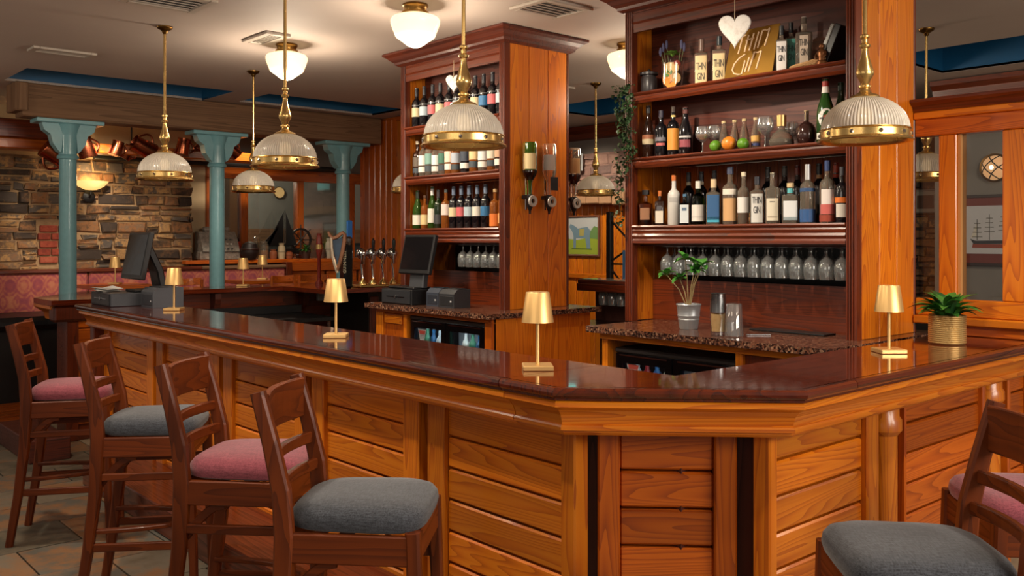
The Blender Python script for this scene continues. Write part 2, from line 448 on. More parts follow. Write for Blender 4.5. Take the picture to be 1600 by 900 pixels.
BRASS = flat((214, 178, 112), .26, .92)
BRASS_OLD = flat((150, 112, 58), .32, 1.0)
GOLD = flat((236, 194, 128), .40, .78)
CHROME = flat((205, 205, 208), .08, 1.0)
STEEL = flat((150, 152, 154), .28, 1.0)
BLACKP = flat((24, 24, 26), .38)
BLACKG = flat((10, 10, 12), .16)
GREYP = flat((62, 64, 70), .45)
WHITE = flat((228, 222, 212), .6)
CREAM = flat((224, 205, 165), .55)
TEAL = flat((114, 164, 172), .4, 0, .2, noise=.15)
COPPER = flat((168, 92, 62), .26, 1.0)
CLEAR = glass('clear_glass')
BG_CLEAR = bottle_glass('bottle_clear', (255, 236, 212), .05, .90)
BG_GREEN = bottle_glass('bottle_green', (84, 130, 46), .07, .75)
BG_AMBER = bottle_glass('bottle_amber', (226, 132, 56), .07, .75)
BG_WINE = flat((20, 18, 22), .12, 0, .5)
BG_DKGREEN = flat((24, 40, 18), .12, 0, .5)
BG_BROWN = flat((40, 20, 12), .12, 0, .5)
IRON = flat((26, 24, 24), .5)
LEAF = flat((62, 120, 44), .42, noise=.45)
LEAFD = flat((34, 74, 34), .45, noise=.45)
# ================================================================== the room
CEIL = 2.96
ceil_m = speckle('ceiling_paint', [(176, 161, 152), (182, 167, 157), (187, 172, 161)], 1.2, .7)
blue_m = flat((6, 78, 120), .55, noise=.12)
grey_m = speckle('grey_wall_paint', [(118, 112, 106), (128, 121, 114)], 2, .8)
cream_m = speckle('cream_plaster', [(186, 160, 122), (202, 178, 140)], 3, .8)
mortar_m = speckle('lime_mortar', [(150, 118, 84), (182, 150, 112)], 30, .95, .4)
stone_m = speckle('rubble_stone', [(62, 50, 42), (100, 74, 52), (146, 100, 62), (120, 96, 76), (176, 134, 84), (88, 78, 70)], 9, .88, .9, rnd=.75)
brick_m = speckle('red_brick', [(120, 48, 34), (152, 66, 46), (170, 90, 66)], 25, .9, .4, rnd=.4)
slate_m = speckle('slate_tile', [(74, 72, 62), (104, 94, 78), (116, 108, 94), (138, 98, 64), (94, 92, 84)], 4.5, .5, .35, rnd=.6)
grout_m = flat((70, 64, 56), .9)

# ---- floor: slate tiles by the bar, boards at the back, plain slab elsewhere
floor = struct(B((-4, -4, -.12), (12, 14, -.012)).build('floor', grout_m), 'slate tiled floor with a boarded floor further back')
TX, TY = .62, .42
k = 0
for j in range(-1, 13):
    for i in range(-2, 4):
        x0 = .25 + i * TX + (TX / 2 if j % 2 else 0); y0 = 3.4 + j * TY
        x1 = x0 + TX
        if x0 > 2.15 or y0 > 8.3 or x1 < -.3: continue
        mb = B((x0 + .005, y0 + .005, -.012), (min(x1, 2.2) - .005, min(y0 + TY, 8.4) - .005, random.uniform(-.002, .001)), .0015)
        mb.build('floor_tile', slate_m, floor, world=True)
for j in range(19):
    y0 = 8.4 + j * .13
    B((-1.5, y0 + .002, -.012), (6.6, y0 + .128, 0), .003).build('floor_board', pinered('x'), floor, world=True)
for (a, b) in (((2.2, 2.0, -.012), (12, 8.4, -.001)), ((-4, -4, -.012), (-.3, 14, -.001)), ((-.3, -4, -.012), (12, 2.0, -.001))):
    B(a, b).build('floor_slab', flat((150, 132, 108), .6, noise=.3), floor, world=True)

# ---- ceiling with its blue painted recesses
HOLES = [(1.98, 3.76, 8.20, 8.95), (4.07, 5.66, 8.12, 8.78), (6.70, 7.60, 5.40, 7.18), (6.76, 7.80, .2, 3.36)]
xs = sorted({-4.0, 12.0} | {h[0] for h in HOLES} | {h[1] for h in HOLES})
ys = sorted({-4.0, 14.0} | {h[2] for h in HOLES} | {h[3] for h in HOLES})
mb = MB()
for i in range(len(xs) - 1):
    for j in range(len(ys) - 1):
        cx, cy = (xs[i] + xs[i + 1]) / 2, (ys[j] + ys[j + 1]) / 2
        if any(h[0] < cx < h[1] and h[2] < cy < h[3] for h in HOLES): continue
        mb.box((xs[i], ys[j], CEIL), (xs[i + 1], ys[j + 1], CEIL + .02))
ceiling = struct(mb.build('ceiling', ceil_m), 'taupe painted ceiling with blue recesses')
for (x0, x1, y0, y1) in HOLES:
    m = MB(); h = CEIL + .32
    m.box((x0, y0 - .02, CEIL + .001), (x1, y0, h)).box((x0, y1, CEIL + .001), (x1, y1 + .02, h))
    m.box((x0 - .02, y0, CEIL + .001), (x0, y1, h)).box((x1, y0, CEIL + .001), (x1 + .02, y1, h)).box((x0 - .02, y0 - .02, h), (x1 + .02, y1 + .02, h + .02))
    m.build('recess', blue_m, ceiling, world=True)['label'] = 'deep blue painted recess'

# ---- stone rubble
def rubble(parent, x0, x1, z0, z1, put, skip=None, hmin=.045, hmax=.11, wmin=.09, wmax=.36, clip=None):
    """courses of uneven stones; put(x, depth, z) gives the point in the room"""
    z = z0
    while z < z1 - .02:
        h = min(random.uniform(hmin, hmax), z1 - z); x = x0 - random.uniform(0, .1)
        while x < x1 - .02:
            w = random.uniform(wmin, wmax); xa, xb = max(x, x0), min(x + w, x1)
            x += w
            if clip and z + h > clip[2] and z < clip[3] and xb > clip[0] and xa < clip[1]:
                if xa < clip[0]: xb = clip[0]
                else: xa = clip[1]
            if xb - xa < .03: continue
            if skip and skip(xa, xb, z, z + h): continue
            nsub = 2 if (h > .085 and random.random() < .35) else 1
            for q in range(nsub):
                za, zb = z + h * q / nsub, z + h * (q + 1) / nsub
                g = .006; d = random.uniform(.012, .05); J = lambda a: random.uniform(-a, a) * 1.6
                c4 = [(xa + g + J(.006), za + g + J(.008)), (xb - g + J(.006), za + g + J(.008)), (xb - g + J(.01), zb - g + J(.008)), (xa + g + J(.01), zb - g + J(.008))]
                cx = sum(p[0] for p in c4) / 4; cz = sum(p[1] for p in c4) / 4
                vs = [put(p[0], -.02, p[1]) for p in c4]
                vs += [put(p[0] + (cx - p[0]) * .04, d * .72, p[1] + (cz - p[1]) * .1) for p in c4]
                vs += [put(p[0] + (cx - p[0]) * .16 + J(.008), d + J(.008), p[1] + (cz - p[1]) * .3) for p in c4]
                fs = [(4 * a + b, 4 * a + (b + 1) % 4, 4 * a + 4 + (b + 1) % 4, 4 * a + 4 + b) for a in (0, 1) for b in range(4)] + [(8, 9, 10, 11)]
                MB().add(vs, fs).build('stone', stone_m, parent, world=True)
        z += h
WY = 10.6
wall_back = struct(B((1.0, WY, 0), (4.31, WY + .35, CEIL)).build('wall_back', mortar_m), 'rubble stone wall with a patch of red brick')
def in_brick(xa, xb, za, zb): return xb > 2.70 and xa < 2.98 and zb > 1.34 and za < 1.68
rubble(wall_back, 1.9, 4.33, 1.24, 2.44, lambda x, d, z: Vector((x, WY - d, z)), None, .05, .135, .10, .46, (2.665, 3.015, 1.31, 1.71))
for r in range(5):
    for q in range(2):
        x0 = 2.68 + q * .185 - (.07 if r % 2 else 0); z0 = 1.305 + r * .083
        B((max(x0, 2.66), WY - .03, z0 + .006), (min(x0 + .175, 3.02), WY + .02, z0 + .075), .006).build('brick', brick_m, wall_back, world=True)
mbp = B((1.0, WY - .02, 2.45), (4.31, WY, CEIL)); mbp.build('plaster_band', cream_m, wall_back, world=True)

# ---- window wall behind the far seating, with the room beyond
WW = 10.9
wall_win = MB().box((4.25, WW, 0), (7.6, WW + .12, 1.30)).box((4.25, WW, 2.46), (7.6, WW + .12, CEIL)).box((4.25, WW, 1.3), (4.62, WW + .12, 2.46)).build('wall_window_side', cream_m)
struct(wall_win, 'cream wall around the inner window')
B((4.66, WW - .012, 2.46), (7.6, WW, CEIL)).build('grey_band', grey_m, wall_win, world=True)
win = struct(thing('window_1', 'orange pine window frame looking into a grey room', None, (5.9, WW, 1.3)))
for (xa, xb) in ((4.62, 4.68), (5.06, 5.16), (5.84, 5.94), (6.62, 6.72)):
    B((xa, WW - .05, 1.32), (xb, WW + .06, 2.32), .005).build('mullion', pinered('z'), win, world=True)
B((4.62, WW - .06, 2.32), (7.3, WW + .06, 2.46), .005).build('head_rail', pinered('x'), win, world=True)
for (xa, xb) in ((4.68, 5.06), (5.16, 5.84), (5.94, 6.62)):
    B((xa, WW, 1.32), (xb, WW + .006, 2.32)).build('pane', glass('window_pane', (200, 205, 205), .2), win, world=True)
B((4.2, 10.45, 1.27), (6.9, WW + .02, 1.315), .006).build('sill', pinered('x'), win, world=True)
back_room = struct(B((3.5, 12.9, 0), (10, 13, CEIL)).build('wall_far_room', speckle('far_grey_paint', [(108, 108, 104), (120, 119, 114)], 2, .8)), 'grey wall of the room behind the window')
B((3.6, 12.8, 1.50), (9.5, 12.9, 1.72)).build('rail', beamw('x'), back_room, world=True)
B((3.6, 12.84, 0.6), (9.5, 12.9, 1.50)).build('dado', flat((52, 54, 52), .6), back_room, world=True)
wp = struct(B((5.25, 11.6, 0), (5.40, 11.75, CEIL)).build('trim_1', flat((188, 172, 148), .6)), 'pale post in the room behind the window')
pipe = tag(MB().tube([(3.2, 10.5, 2.47), (6.3, 10.5, 2.47)], .035, 10).build('ceiling_pipe', IRON), 'black pipe running under the ceiling behind the columns', 'pipe')
for x in (3.6, 4.7, 5.8):
    MB().tube([(x, 10.5, 2.5), (x, 10.5, CEIL)], .008, 6).build('hanger', IRON, pipe, world=True)

# ---- pine boarded end wall beyond the taps
wall_end = struct(B((5.93, 6.6, 0), (6.05, 9.42, CEIL)).build('wall_end', pinered('z')), 'vertical pine board wall behind the beer taps')
y = 8.62
while y < 9.40:
    B((5.90, y + .004, .9), (5.93, min(y + .118, 9.42) - .004, CEIL - .02), .008).build('board', pinered('z'), wall_end, world=True); y += .118
B((5.885, 8.2, .9), (5.93, 8.615, CEIL - .02), .006).build('board', pine('z'), wall_end, world=True)
B((5.86, 8.2, CEIL - .06), (5.93, 8.62, CEIL - .01), .01).build('cap', pinered('y'), wall_end, world=True)

# ---- right-hand far wall, seen between the cabinets and through the glass
wall_right = struct(MB().box((8.2, 4.6, 0), (8.32, 10.4, CEIL)).box((8.2, -2, 0), (8.32, 3.60, CEIL)).build('wall_right', grey_m), 'grey wall with dark wood cornice beyond the back bar')
for (ya, yb) in ((-1.5, 3.60), (4.6, 10.4)):
    MB().sweep([(8.2, yb), (8.2, ya)], [(0, CEIL - .01), (.10, CEIL - .01), (.10, CEIL - .05), (.05, CEIL - .09), (.04, CEIL - .15), (0, CEIL - .17)]).build('cornice', maho('y'), wall_right, world=True)
alc = struct(MB().box((9.3, 3.2, 0), (9.4, 5.2, CEIL)).box((8.2, 4.5, 0), (9.4, 4.6, CEIL)).build('wall_alcove', flat((58, 52, 48), .9)), 'dark stone alcove wall seen through the glass')
rubble(alc, 3.85, 4.5, 1.0, 2.45, lambda y, d, z: Vector((9.3 - d, y, z)), None, .07, .14, .14, .4)
# chimney breast with arch, pine boards
chim = tag(thing('stone_chimney_breast', 'pinkish stone chimney breast with a flat tan arch, above the horse picture', 'chimney', (8.0, 7.7, 1.9)))
pink_m = speckle('pink_stone', [(96, 78, 74), (128, 98, 88), (150, 118, 104)], 7, .9, .6, rnd=.5)
tan_m = speckle('tan_stone', [(150, 112, 80), (170, 132, 98)], 8, .85, .3, rnd=.3)
B((8.06, 6.85, 2.1), (8.199, 8.55, 2.60)).build('breast', pink_m, chim, world=True)
keep = stone_m; stone_m = pink_m
rubble(chim, 6.85, 8.55, 2.12, 2.60, lambda y, d, z: Vector((8.06 - d * .5, y, z)), None, .09, .2, .14, .34)
stone_m = keep
for q in range(8):
    a0 = 6.85 + q * .21; h = .06 * ((a0 + .1 - 7.7) / .85) ** 2
    B((7.98, a0 + .004, 1.99 - h), (8.158, a0 + .206, 2.13 - h * .4), .012).build('arch_stone', tan_m, chim, world=True)
y = 6.7; n = 0
while y < 8.9:
    B((8.16, y + .003, .0), (8.2, y + .107, 2.09), .006).build('board', pine('z'), wall_right, world=True); y += .11
B((8.13, 6.7, 1.08), (8.165, 8.9, 1.14), .006).build('dado_rail', pine('y'), wall_right, world=True)

# ---- old timber beam on teal iron columns
BY = 9.05
beam = tag(thing('timber_beam', 'old weathered timber beam carried by the three teal columns', 'beam', (4.0, BY, 2.64)))
MB().box((2.12, BY - .14, 2.66), (5.88, BY + .14, 2.955), .012).build('timber', beamw('x'), beam, world=True)
B((2.05, BY - .17, 2.70), (2.16, BY + .15, 2.955), .01).build('end_block', beamw('z'), beam, world=True)
lintel = struct(B((1.0, 9.75, 2.44), (4.9, 10.0, 2.54), .01).build('trim_2', pinered('x')), 'reddish pine plank beam with copper mugs hanging from it')
B((1.0, 9.7, 2.54), (2.6, 9.78, 2.72), .01).build('upper_plank', maho('x'), lintel, world=True)
def column(u, lab):
    X = x_on(u, BY)
    t = thing('iron_column', lab, 'column', (X, BY, 0), 0, 'teal cast iron columns')
    MB().lathe([(.0, 0), (.11, 0), (.11, .1), (.078, .14), (.074, 2.30), (.09, 2.305), (.095, 2.32), (.09, 2.335), (.078, 2.345), (.082, 2.62)], 24).build('shaft', TEAL, t)
    for a in (0, PI):
        prof = [(.07, 2.36), (.09, 2.37), (.14, 2.44), (.16, 2.52), (.215, 2.56), (.235, 2.625), (.05, 2.625)]
        m = MB(); n = len(prof)
        vs = [(p[0], -.055, p[1]) for p in prof] + [(p[0], .055, p[1]) for p in prof]
        m.add(vs, [tuple(range(n)), tuple(reversed(range(n, 2 * n)))] + [(i, n + i, n + (i + 1) % n, (i + 1) % n) for i in range(n)], False, Matrix.Rotation(a, 4, 'Z'))
        m.build('bracket', TEAL, t)
    MB().lathe([(.075, 2.40), (.075, 2.50), (.1, 2.6), (.11, 2.625)], 24).build('capital', TEAL, t)
    B((-.29, -.12, 2.622), (.29, .12, 2.66), .006).build('abacus', TEAL, t)
column(106, 'teal iron column furthest left, in front of the red brick patch')
column(339, 'middle teal iron column, beside the vintage cash register')
column(536, 'teal iron column furthest right, behind the harp beer tap')

# ================================================================== the bar
BODY = [(2.2, 6.95), (2.2, 2.15), (2.64, 1.71), (4.9, 1.71)]
bar_ = thing('bar_counter', 'long pine panelled bar counter with a cut corner', 'bar counter', (2.4, 3.5, 0))
core_m = darkm('z')
MB().prism([(2.24, 6.95), (2.24, 2.25), (2.74, 1.75), (4.9, 1.75), (4.9, 1.94), (2.48, 1.94), (2.48, 6.95)][::-1], 0, 1.058).build('core', core_m, bar_, world=True)
def plank_unit(parent, p0, p1, zs, sl, sr, matf=pine, depth=0.0, rail=True):
    """framed unit between two points (outward is to the right of p0->p1): stiles, planks between"""
    p0, p1 = Vector(p0), Vector(p1); d = (p1 - p0); Ln = d.length; rz = math.atan2(d.y, d.x)
    fr = tag(thing('panel', None, None, (p0.x - wloc(parent).x, p0.y - wloc(parent).y, 0), rz)); fr.parent = parent
    if sl: B((0, -.028 + depth, 0), (sl, .04 + depth, .95), .006).build('stile', matf('z'), fr)
    if sr: B((Ln - sr, -.028 + depth, 0), (Ln, .04 + depth, .95), .006).build('stile', matf('z'), fr)
    for a, b_ in zip(zs[:-1], zs[1:]):
        B((sl, -.006 + depth, b_ + .001), (Ln - sr, .04 + depth, a - .007), .007).build('plank', matf('x'), fr)
    return fr
ZS = [.95] + [.797 - .1235 * i for i in range(7)]
G = .03
ends = [6.92, 5.92, 4.92, 3.93, 3.0, 2.14]
for i in range(5):
    a, b_ = ends[i], ends[i + 1]
    plank_unit(bar_, (2.2, a - (G if i else 0)), (2.2, b_ + (G if i < 4 else 0)), ZS, .11, .11 if i < 4 else .07)
dv = Vector((.44, -.44)).normalized(); c0 = Vector((2.2, 2.15))
plank_unit(bar_, c0 + dv * .065, c0 + dv * .53, [.95] + [.786 - .128 * i for i in range(7)], .075, .075, pinered, .055)  # redder, darker pine puts the cut corner's shade into the plank colour
ZR = [.95] + [.83 - .1225 * i for i in range(7)]
plank_unit(bar_, (2.615, 1.71), (3.354, 1.71), ZR, .045, .09)
plank_unit(bar_, (3.57, 1.71), (4.36, 1.71), ZR, .012, .03, pinered)
plank_unit(bar_, (4.62, 1.71), (4.9, 1.71), ZR, .03, .03, pinered)
for X in (3.487, 4.51):
    MB().lathe([(.055, 0), (.055, .80), (.06, .805), (.072, .82), (.072, .86), (.062, .875), (.062, .95)], 20, None, X, 1.735).build('round_pilaster', pine('z'), bar_, world=True)
MOULD = [(0, 1.058), (.178, 1.058), (.184, 1.052), (.184, 1.038), (.176, 1.034), (.158, 1.024), (.142, 1.006), (.133, .985), (.131, .974), (.137, .972), (.140, .966), (.140, .956), (.124, .952), (.124, .946), (.112, .936), (0, .936)]
MP = [(2.2, 6.95), (2.2, 6.323), (2.2, 4.093), (2.2, 2.322), (2.2, 2.15), (2.64, 1.71), (4.9, 1.71)]
for i, mm_ in enumerate((pine('y'), pine('y'), pine('y'), pine('y'), pine('x'), pine('x'))):
    path = list(MP)
    if i in (1, 2, 3): path[i] = (2.2, MP[i][1] - .004)
    MB().sweep(path, MOULD, seg=(i, i + 1)).build('moulding', mm_, bar_, world=True, rz=-PI / 4 if i == 4 else 0)
B((1.82, 2.9, 0), (2.2, 6.2, .15), .006).build('foot_step', maho('y'), bar_, world=True)
B((2.1, 6.9, 0), (2.5, 6.98, 1.05), .006).build('end_post', maho('z'), bar_, world=True)

top = thing('bar_worktop', 'glossy dark red wooden worktop along the near bar', 'worktop', (2.25, 3.5, 1.058))
MB().prism([(2.03, 7.0), (2.03, 2.332), (2.5, 2.332), (2.5, 7.0)], 1.06, 1.1).build('board', topw('y'), top, world=True)
MB().prism([(2.03, 2.328), (2.03, 2.08), (2.57, 1.54), (2.86, 1.54), (2.86, 1.98), (2.5, 1.98), (2.5, 2.328)], 1.06, 1.1).build('board', topw('x'), top, world=True)
MB().prism([(2.864, 1.54), (4.9, 1.54), (4.9, 1.98), (2.864, 1.98)], 1.06, 1.1).build('board', topw('x'), top, world=True)
NOSE = [(.165, 1.1), (.19, 1.1), (.198, 1.094), (.2, 1.085), (.198, 1.076), (.192, 1.07), (.186, 1.066), (.186, 1.06), (.165, 1.06)]
MB().sweep([(2.2, 7.0), (2.2, 2.332)], NOSE).build('nosing', nosew('y'), top, world=True)
MB().sweep([(2.2, 2.328), (2.2, 2.15), (2.64, 1.71), (2.864, 1.71)], NOSE).build('nosing', nosew('x'), top, world=True)
MB().sweep([(2.868, 1.71), (4.9, 1.71)], NOSE).build('nosing', nosew('x'), top, world=True)

# ---- the far side of the bar, beyond the hatch
fb = thing('far_bar_counter', 'dark far bar counter with brackets under its edge, behind the tills', 'bar counter', (3.2, 8.3, 0))
FB = [(1.98, 7.5), (1.98, 8.0), (2.62, 8.75), (5.88, 8.75), (5.88, 7.45), (4.3, 7.45), (4.3, 8.28), (3.0, 8.28), (2.5, 7.85), (2.5, 7.5)]
MB().prism([(2.14, 7.58), (2.14, 7.95), (2.72, 8.6), (5.84, 8.6), (5.84, 8.42), (2.9, 8.42), (2.42, 7.88), (2.42, 7.58)][::-1], 0, 1.058).build('core', maho('x'), fb, world=True)
B((4.92, 7.7, 0), (5.8, 8.42, 1.05)).build('tap_cupboard', flat((22, 20, 20), .5), fb, world=True)
for i in range(6):
    B((4.93 + i * .145, 7.68, .1), (4.93 + i * .145 + .1, 7.705, 1.0), .006).build('slat', darkm('z'), fb, world=True)
zs = [1.02 - .15 * i for i in range(7)]
for a, b_ in zip(zs[:-1], zs[1:]):
    B((2.18, 7.56, b_ + .004), (2.40, 7.60, a - .004), .008).build('plank', pinered('x'), fb, world=True)
B((2.10, 7.55, 0), (2.19, 7.62, 1.05), .006).build('stile', maho('z'), fb, world=True)
B((2.0, 7.52, .93), (2.34, 7.66, 1.058), .02).build('corbel_block', maho('z'), fb, world=True)
MB().sweep([(2.5, 8.6), (2.14, 8.0 - .0), (2.14, 7.58)][::-1], [(-.02, 1.055), (-.15, 1.055), (-.15, 1.03), (-.08, .98), (-.07, .93), (-.02, .93)]).build('moulding', pine('y'), fb, world=True)
for X in (x_on(337, 8.36), x_on(475, 8.36)):
    m = MB(); pr = [(8.42, 1.05), (8.30, 1.05), (8.30, 1.0), (8.33, .9), (8.40, .84), (8.42, .78)]
    n = len(pr); vs = [(X - .03, p[0], p[1]) for p in pr] + [(X + .03, p[0], p[1]) for p in pr]
    m.add(vs, [tuple(range(n)), tuple(reversed(range(n, 2 * n)))] + [(i, n + i, n + (i + 1) % n, (i + 1) % n) for i in range(n)])
    m.build('bracket', darkm('z'), fb, world=True)
B((1.70, 6.98, 0), (1.97, 7.9, .16), .006).build('foot_step', darkm('x'), fb, world=True)
ft = thing('far_bar_worktop', 'dark wooden worktop of the far bar, teal columns rising behind it', 'worktop', (3.2, 8.4, 1.058))
MB().prism(FB, 1.06, 1.1).build('board', topw('x'), ft, world=True)
sw = tag(B((4.74, 8.36, .93), (4.87, 8.41, 1.03), .006).build('switch_box', flat((150, 156, 158), .5)), 'pale grey switch box under the far counter edge', 'switch box')
sink = thing('steel_sink_unit', 'dark steel sink bench below the far bar counter', 'sink', (4.0, 7.6, 0))
MB().box((3.3, 7.55, .80), (4.45, 8.2, .84), .005).box((3.3, 8.17, .84), (4.45, 8.2, .92), .004).build('bench_top', flat((70, 70, 72), .35, 1.0), sink, world=True)
for (x, y_) in ((3.33, 7.6), (4.42, 7.6), (3.33, 8.15), (4.42, 8.15)):
    MB().tube([(x, y_, 0), (x, y_, .8)], .018, 8).build('leg', STEEL, sink, world=True)

# ================================================================== bar stools
def pad(w0, w1, d, z0, z1, n=40, rings=6):
    """rounded seat cushion, wider in front (+x)"""
    m = MB(); vs = []; fs = []
    def outline(a, k):
        ca, sa = math.cos(a), math.sin(a); e = .45
        x = (abs(ca) ** e) * (1 if ca >= 0 else -1) * d / 2 * k
        t = (x / (d / 2) + 1) / 2; w = w0 + (w1 - w0) * t
        return x, (abs(sa) ** e) * (1 if sa >= 0 else -1) * w / 2 * k
    lev = [(.90, z0), (.975, z0 + .008), (1.0, z0 + .026), (.985, z0 + .045), (.93, z1 - .018), (.8, z1 - .006), (.5, z1), (.2, z1 + .002)]
    for (k, z) in lev:
        for i in range(n): vs.append(outline(2 * PI * i / n, k) + (z,))
    for j in range(len(lev) - 1):
        for i in range(n): fs.append((j * n + i, j * n + (i + 1) % n, (j + 1) * n + (i + 1) % n, (j + 1) * n + i))
    fs += [tuple(reversed(range(n))), tuple(range((len(lev) - 1) * n, len(lev) * n))]
    return m.add(vs, fs, True)
PINKF = fabric('pink_tweed', (106, 44, 56), (156, 76, 88)); GREYF = fabric('grey_tweed', (26, 29, 36), (74, 78, 87))
def stool(label, loc, deg, cloth):
    t = thing('bar_stool', label, 'bar stool', (loc[0], loc[1], 0), math.radians(deg), 'ladder back bar stools')
    w = stoolw('z'); wy = stoolw('y'); wx = stoolw('x')
    for s in (-1, 1):
        MB().bar([(-.275, s * .185, 0), (-.235, s * .183, .25), (-.205, s * .182, .5), (-.195, s * .182, .72), (-.205, s * .18, .85), (-.235, s * .178, .98), (-.275, s * .176, 1.13)], .036, [.036, .042, .05, .056, .052, .046, .04]).build('rear_post', w, t)
        MB().bar([(.20, s * .192, 0), (.188, s * .187, .4), (.175, s * .183, .742)], [.03, .038, .042], [.03, .038, .042]).build('front_leg', w, t)
        MB().bar([(-.19, s * .182, .69), (.18, s * .19, .69)], .022, .085).build('side_rail', wx, t)
        MB().bar([(-.205, s * .182, .565), (.19, s * .19, .565)], .018, .032).build('side_stretcher', wx, t)
        MB().bar([(-.235, s * .182, .27), (.2, s * .194, .27)], .018, .034).build('side_stretcher', wx, t)
        br = [(-.19 + .14 * q / 5, s * (.165 - .0 * q), .53 + .115 * math.sin(q / 5 * PI / 2)) for q in range(6)]
        MB().bar(br, .016, .03).build('brace', wx, t)
    MB().bar([(.18, -.19, .69), (.18, .19, .69)], .022, .085, (1, 0, 0)).build('front_rail', wy, t)
    MB().bar([(-.195, -.18, .69), (-.195, .18, .69)], .022, .085, (1, 0, 0)).build('back_rail', wy, t)
    arc = [(.20 - .16 * (1 - (q / 6) ** 2) * 0 - .30 * (1 - math.sin(PI * q / 12)) * .0, 0, 0) for q in range(1)]
    U = [( -.22 + .40 * math.sin(PI * q / 12), -.172 * math.cos(PI * q / 12), .335) for q in range(13)]
    MB().bar(U, .018, .03, (0, 0, 1)).build('foot_ring', wx, t)
    for (z, h, cz) in ((1.06, .125, -.255), (.93, .036, -.228), (.845, .036, -.21)):
        pts = [(cz - .03 * math.sin(PI * q / 8) , -.165 + .33 * q / 8, z) for q in range(9)]
        MB().bar(pts, .02, h, (1, 0, 0)).build('top_rail' if h > .1 else 'back_slat', wy, t)
    pad(.36, .415, .41, .733, .812).build('seat', cloth, t)
    return t
stool('bar stool with pink tweed seat furthest from the camera, left edge', (1.50, 5.23), -27, PINKF)
stool('grey seated bar stool between the two pink seated stools on the left', (1.51, 4.08), -34, GREYF)
stool('bar stool with pink tweed seat, between the two grey seated stools on the left', (1.515, 3.125), -46, PINKF)
stool('grey seated bar stool in front of the middle of the long bar front', (1.51, 2.37), -46, GREYF)
stool('grey seated bar stool nearest the camera in the bottom right corner', (2.30, 1.06), 134, GREYF)
stool('pink seated bar stool mostly hidden behind the grey stool at bottom right', (3.08, 1.055), 134, PINKF)
# ================================================================== back bar cabinets
SH = (2.40, 2.03, 1.645)            # shelf tops
GZ = 1.10                           # granite top
def fluted(x, y0, y1, z0, z1):      # jamb with three reeds, front at x
    w = (y1 - y0) / 4; pr = [(x + .05, y0)]
    for i in range(4):
        a = y0 + i * w
        pr += [(x + .006, a + .002), (x, a + w * .3), (x, a + w * .7), (x + .006, a + w - .002)]
    pr += [(x + .05, y1)]
    return MB().prism(pr, z0, z1)
def cabinet(label, X, y0, y1, glasses_label):
    XB, XE = X + .205, X + .60
    t = thing('back_bar_cabinet', label, 'cabinet', (X + .3, (y0 + y1) / 2, GZ), 0, 'mahogany fronted back bar cabinets')
    J = .055
    for (a, b_) in ((y0, y0 + J), (y1 - J, y1)):
        fluted(X, a, b_, GZ, 2.89).build('jamb', maho('z'), t, world=True)
        B((XE - .02, a, GZ), (XE, b_, 2.89), .003).build('rear_jamb', maho('z'), t, world=True)
    for s, yy in ((0, y0), (1, y1)):
        ya, yb = (yy + .002, yy + .028) if s == 0 else (yy - .028, yy - .002)
        xs_ = [X + .05, X + .225, X + .40, XE - .02]
        for a, b_ in zip(xs_[:-1], xs_[1:]):
            B((a + .0015, ya, GZ), (b_ - .0015, yb, 2.89), .003).build('side_board', pine('z'), t, world=True)
    yi0, yi1 = y0 + .03, y1 - .03
    # backs: boards behind the two upper bays, deep pine bay, low panel
    B((XB, yi0, 2.0), (XB + .02, yi1, 2.89)).build('back_panel', darkm('y'), t, world=True)
    yy = yi0; nb = int(round((yi1 - yi0) / .13)); w = (yi1 - yi0) / nb
    for i in range(nb):
        B((X + .47, yi0 + i * w + .002, 1.60), (X + .49, yi0 + (i + 1) * w - .002, 2.0), .004).build('back_board', pinered('z'), t, world=True)
    B((XB + .01, yi0, GZ), (XB + .03, yi1, 1.335)).build('low_panel', maho('y'), t, world=True)
    B((X + .50, yi0, GZ), (X + .52, yi1, 1.6)).build('gap_shade', flat((16, 13, 12), .3), t, world=True)  # dark sheet stands in for the shaded opening to the other side
    # shelves with moulded fronts
    for z, d in ((SH[0], XB), (SH[1], X + .50), (SH[2], X + .50)):
        th = .06 if z > 1.8 else .05
        B((X + .02, yi0, z - .025), (d, yi1, z)).build('shelf', darkm('y'), t, world=True)
        f = [(-.02, z), (.012, z), (.016, z - .008), (.012, z - .014), (.002, z - .02), (.006, z - .03), (.002, z - .045), (-.008, z - th), (-.02, z - th)]
        MB().sweep([(X + .01, y1 - J - .001), (X + .01, y0 + J + .001)], f).build('shelf_lip', maho('y'), t, world=True)
    f = [(-.02, 1.60), (.004, 1.598), (.01, 1.585), (.004, 1.575), (.0, 1.57), (.006, 1.56), (.006, 1.545), (-.02, 1.538)]
    MB().sweep([(X + .01, y1 - J - .001), (X + .01, y0 + J + .001)], f).build('apron', maho('y'), t, world=True)
    # header and cornice
    f = [(-.02, 2.89), (.004, 2.89), (.004, 2.855), (.010, 2.85), (.004, 2.84), (.004, 2.805), (.012, 2.80), (.004, 2.79), (.002, 2.745), (-.02, 2.745)]
    MB().sweep([(X + .012, y1 - J - .001), (X + .012, y0 + J + .001)], f).build('header', maho('y'), t, world=True)
    c = [(-.02, 2.955), (.10, 2.955), (.10, 2.94), (.075, 2.925), (.055, 2.905), (.035, 2.89), (.03, 2.875), (.006, 2.862), (-.02, 2.862)]
    MB().sweep([(XE, y1), (X, y1), (X, y0), (XE, y0), (XE, y1 - .001)], c).build('cornice', darkm('y'), t, world=True)
    for i in range(3):
        B((X + .1 + i * .13, yi0, 1.528), (X + .125 + i * .13, yi1, 1.54), .002).build('glass_rail', darkm('y'), t, world=True)
    return t
XL, L0, L1 = 3.94, 4.53, 5.72
XR, R0, R1 = 3.97, 2.10, 3.51
cabinet('tall back bar cabinet further left, stocked with rows of wine bottles', XL, L0, L1, '')
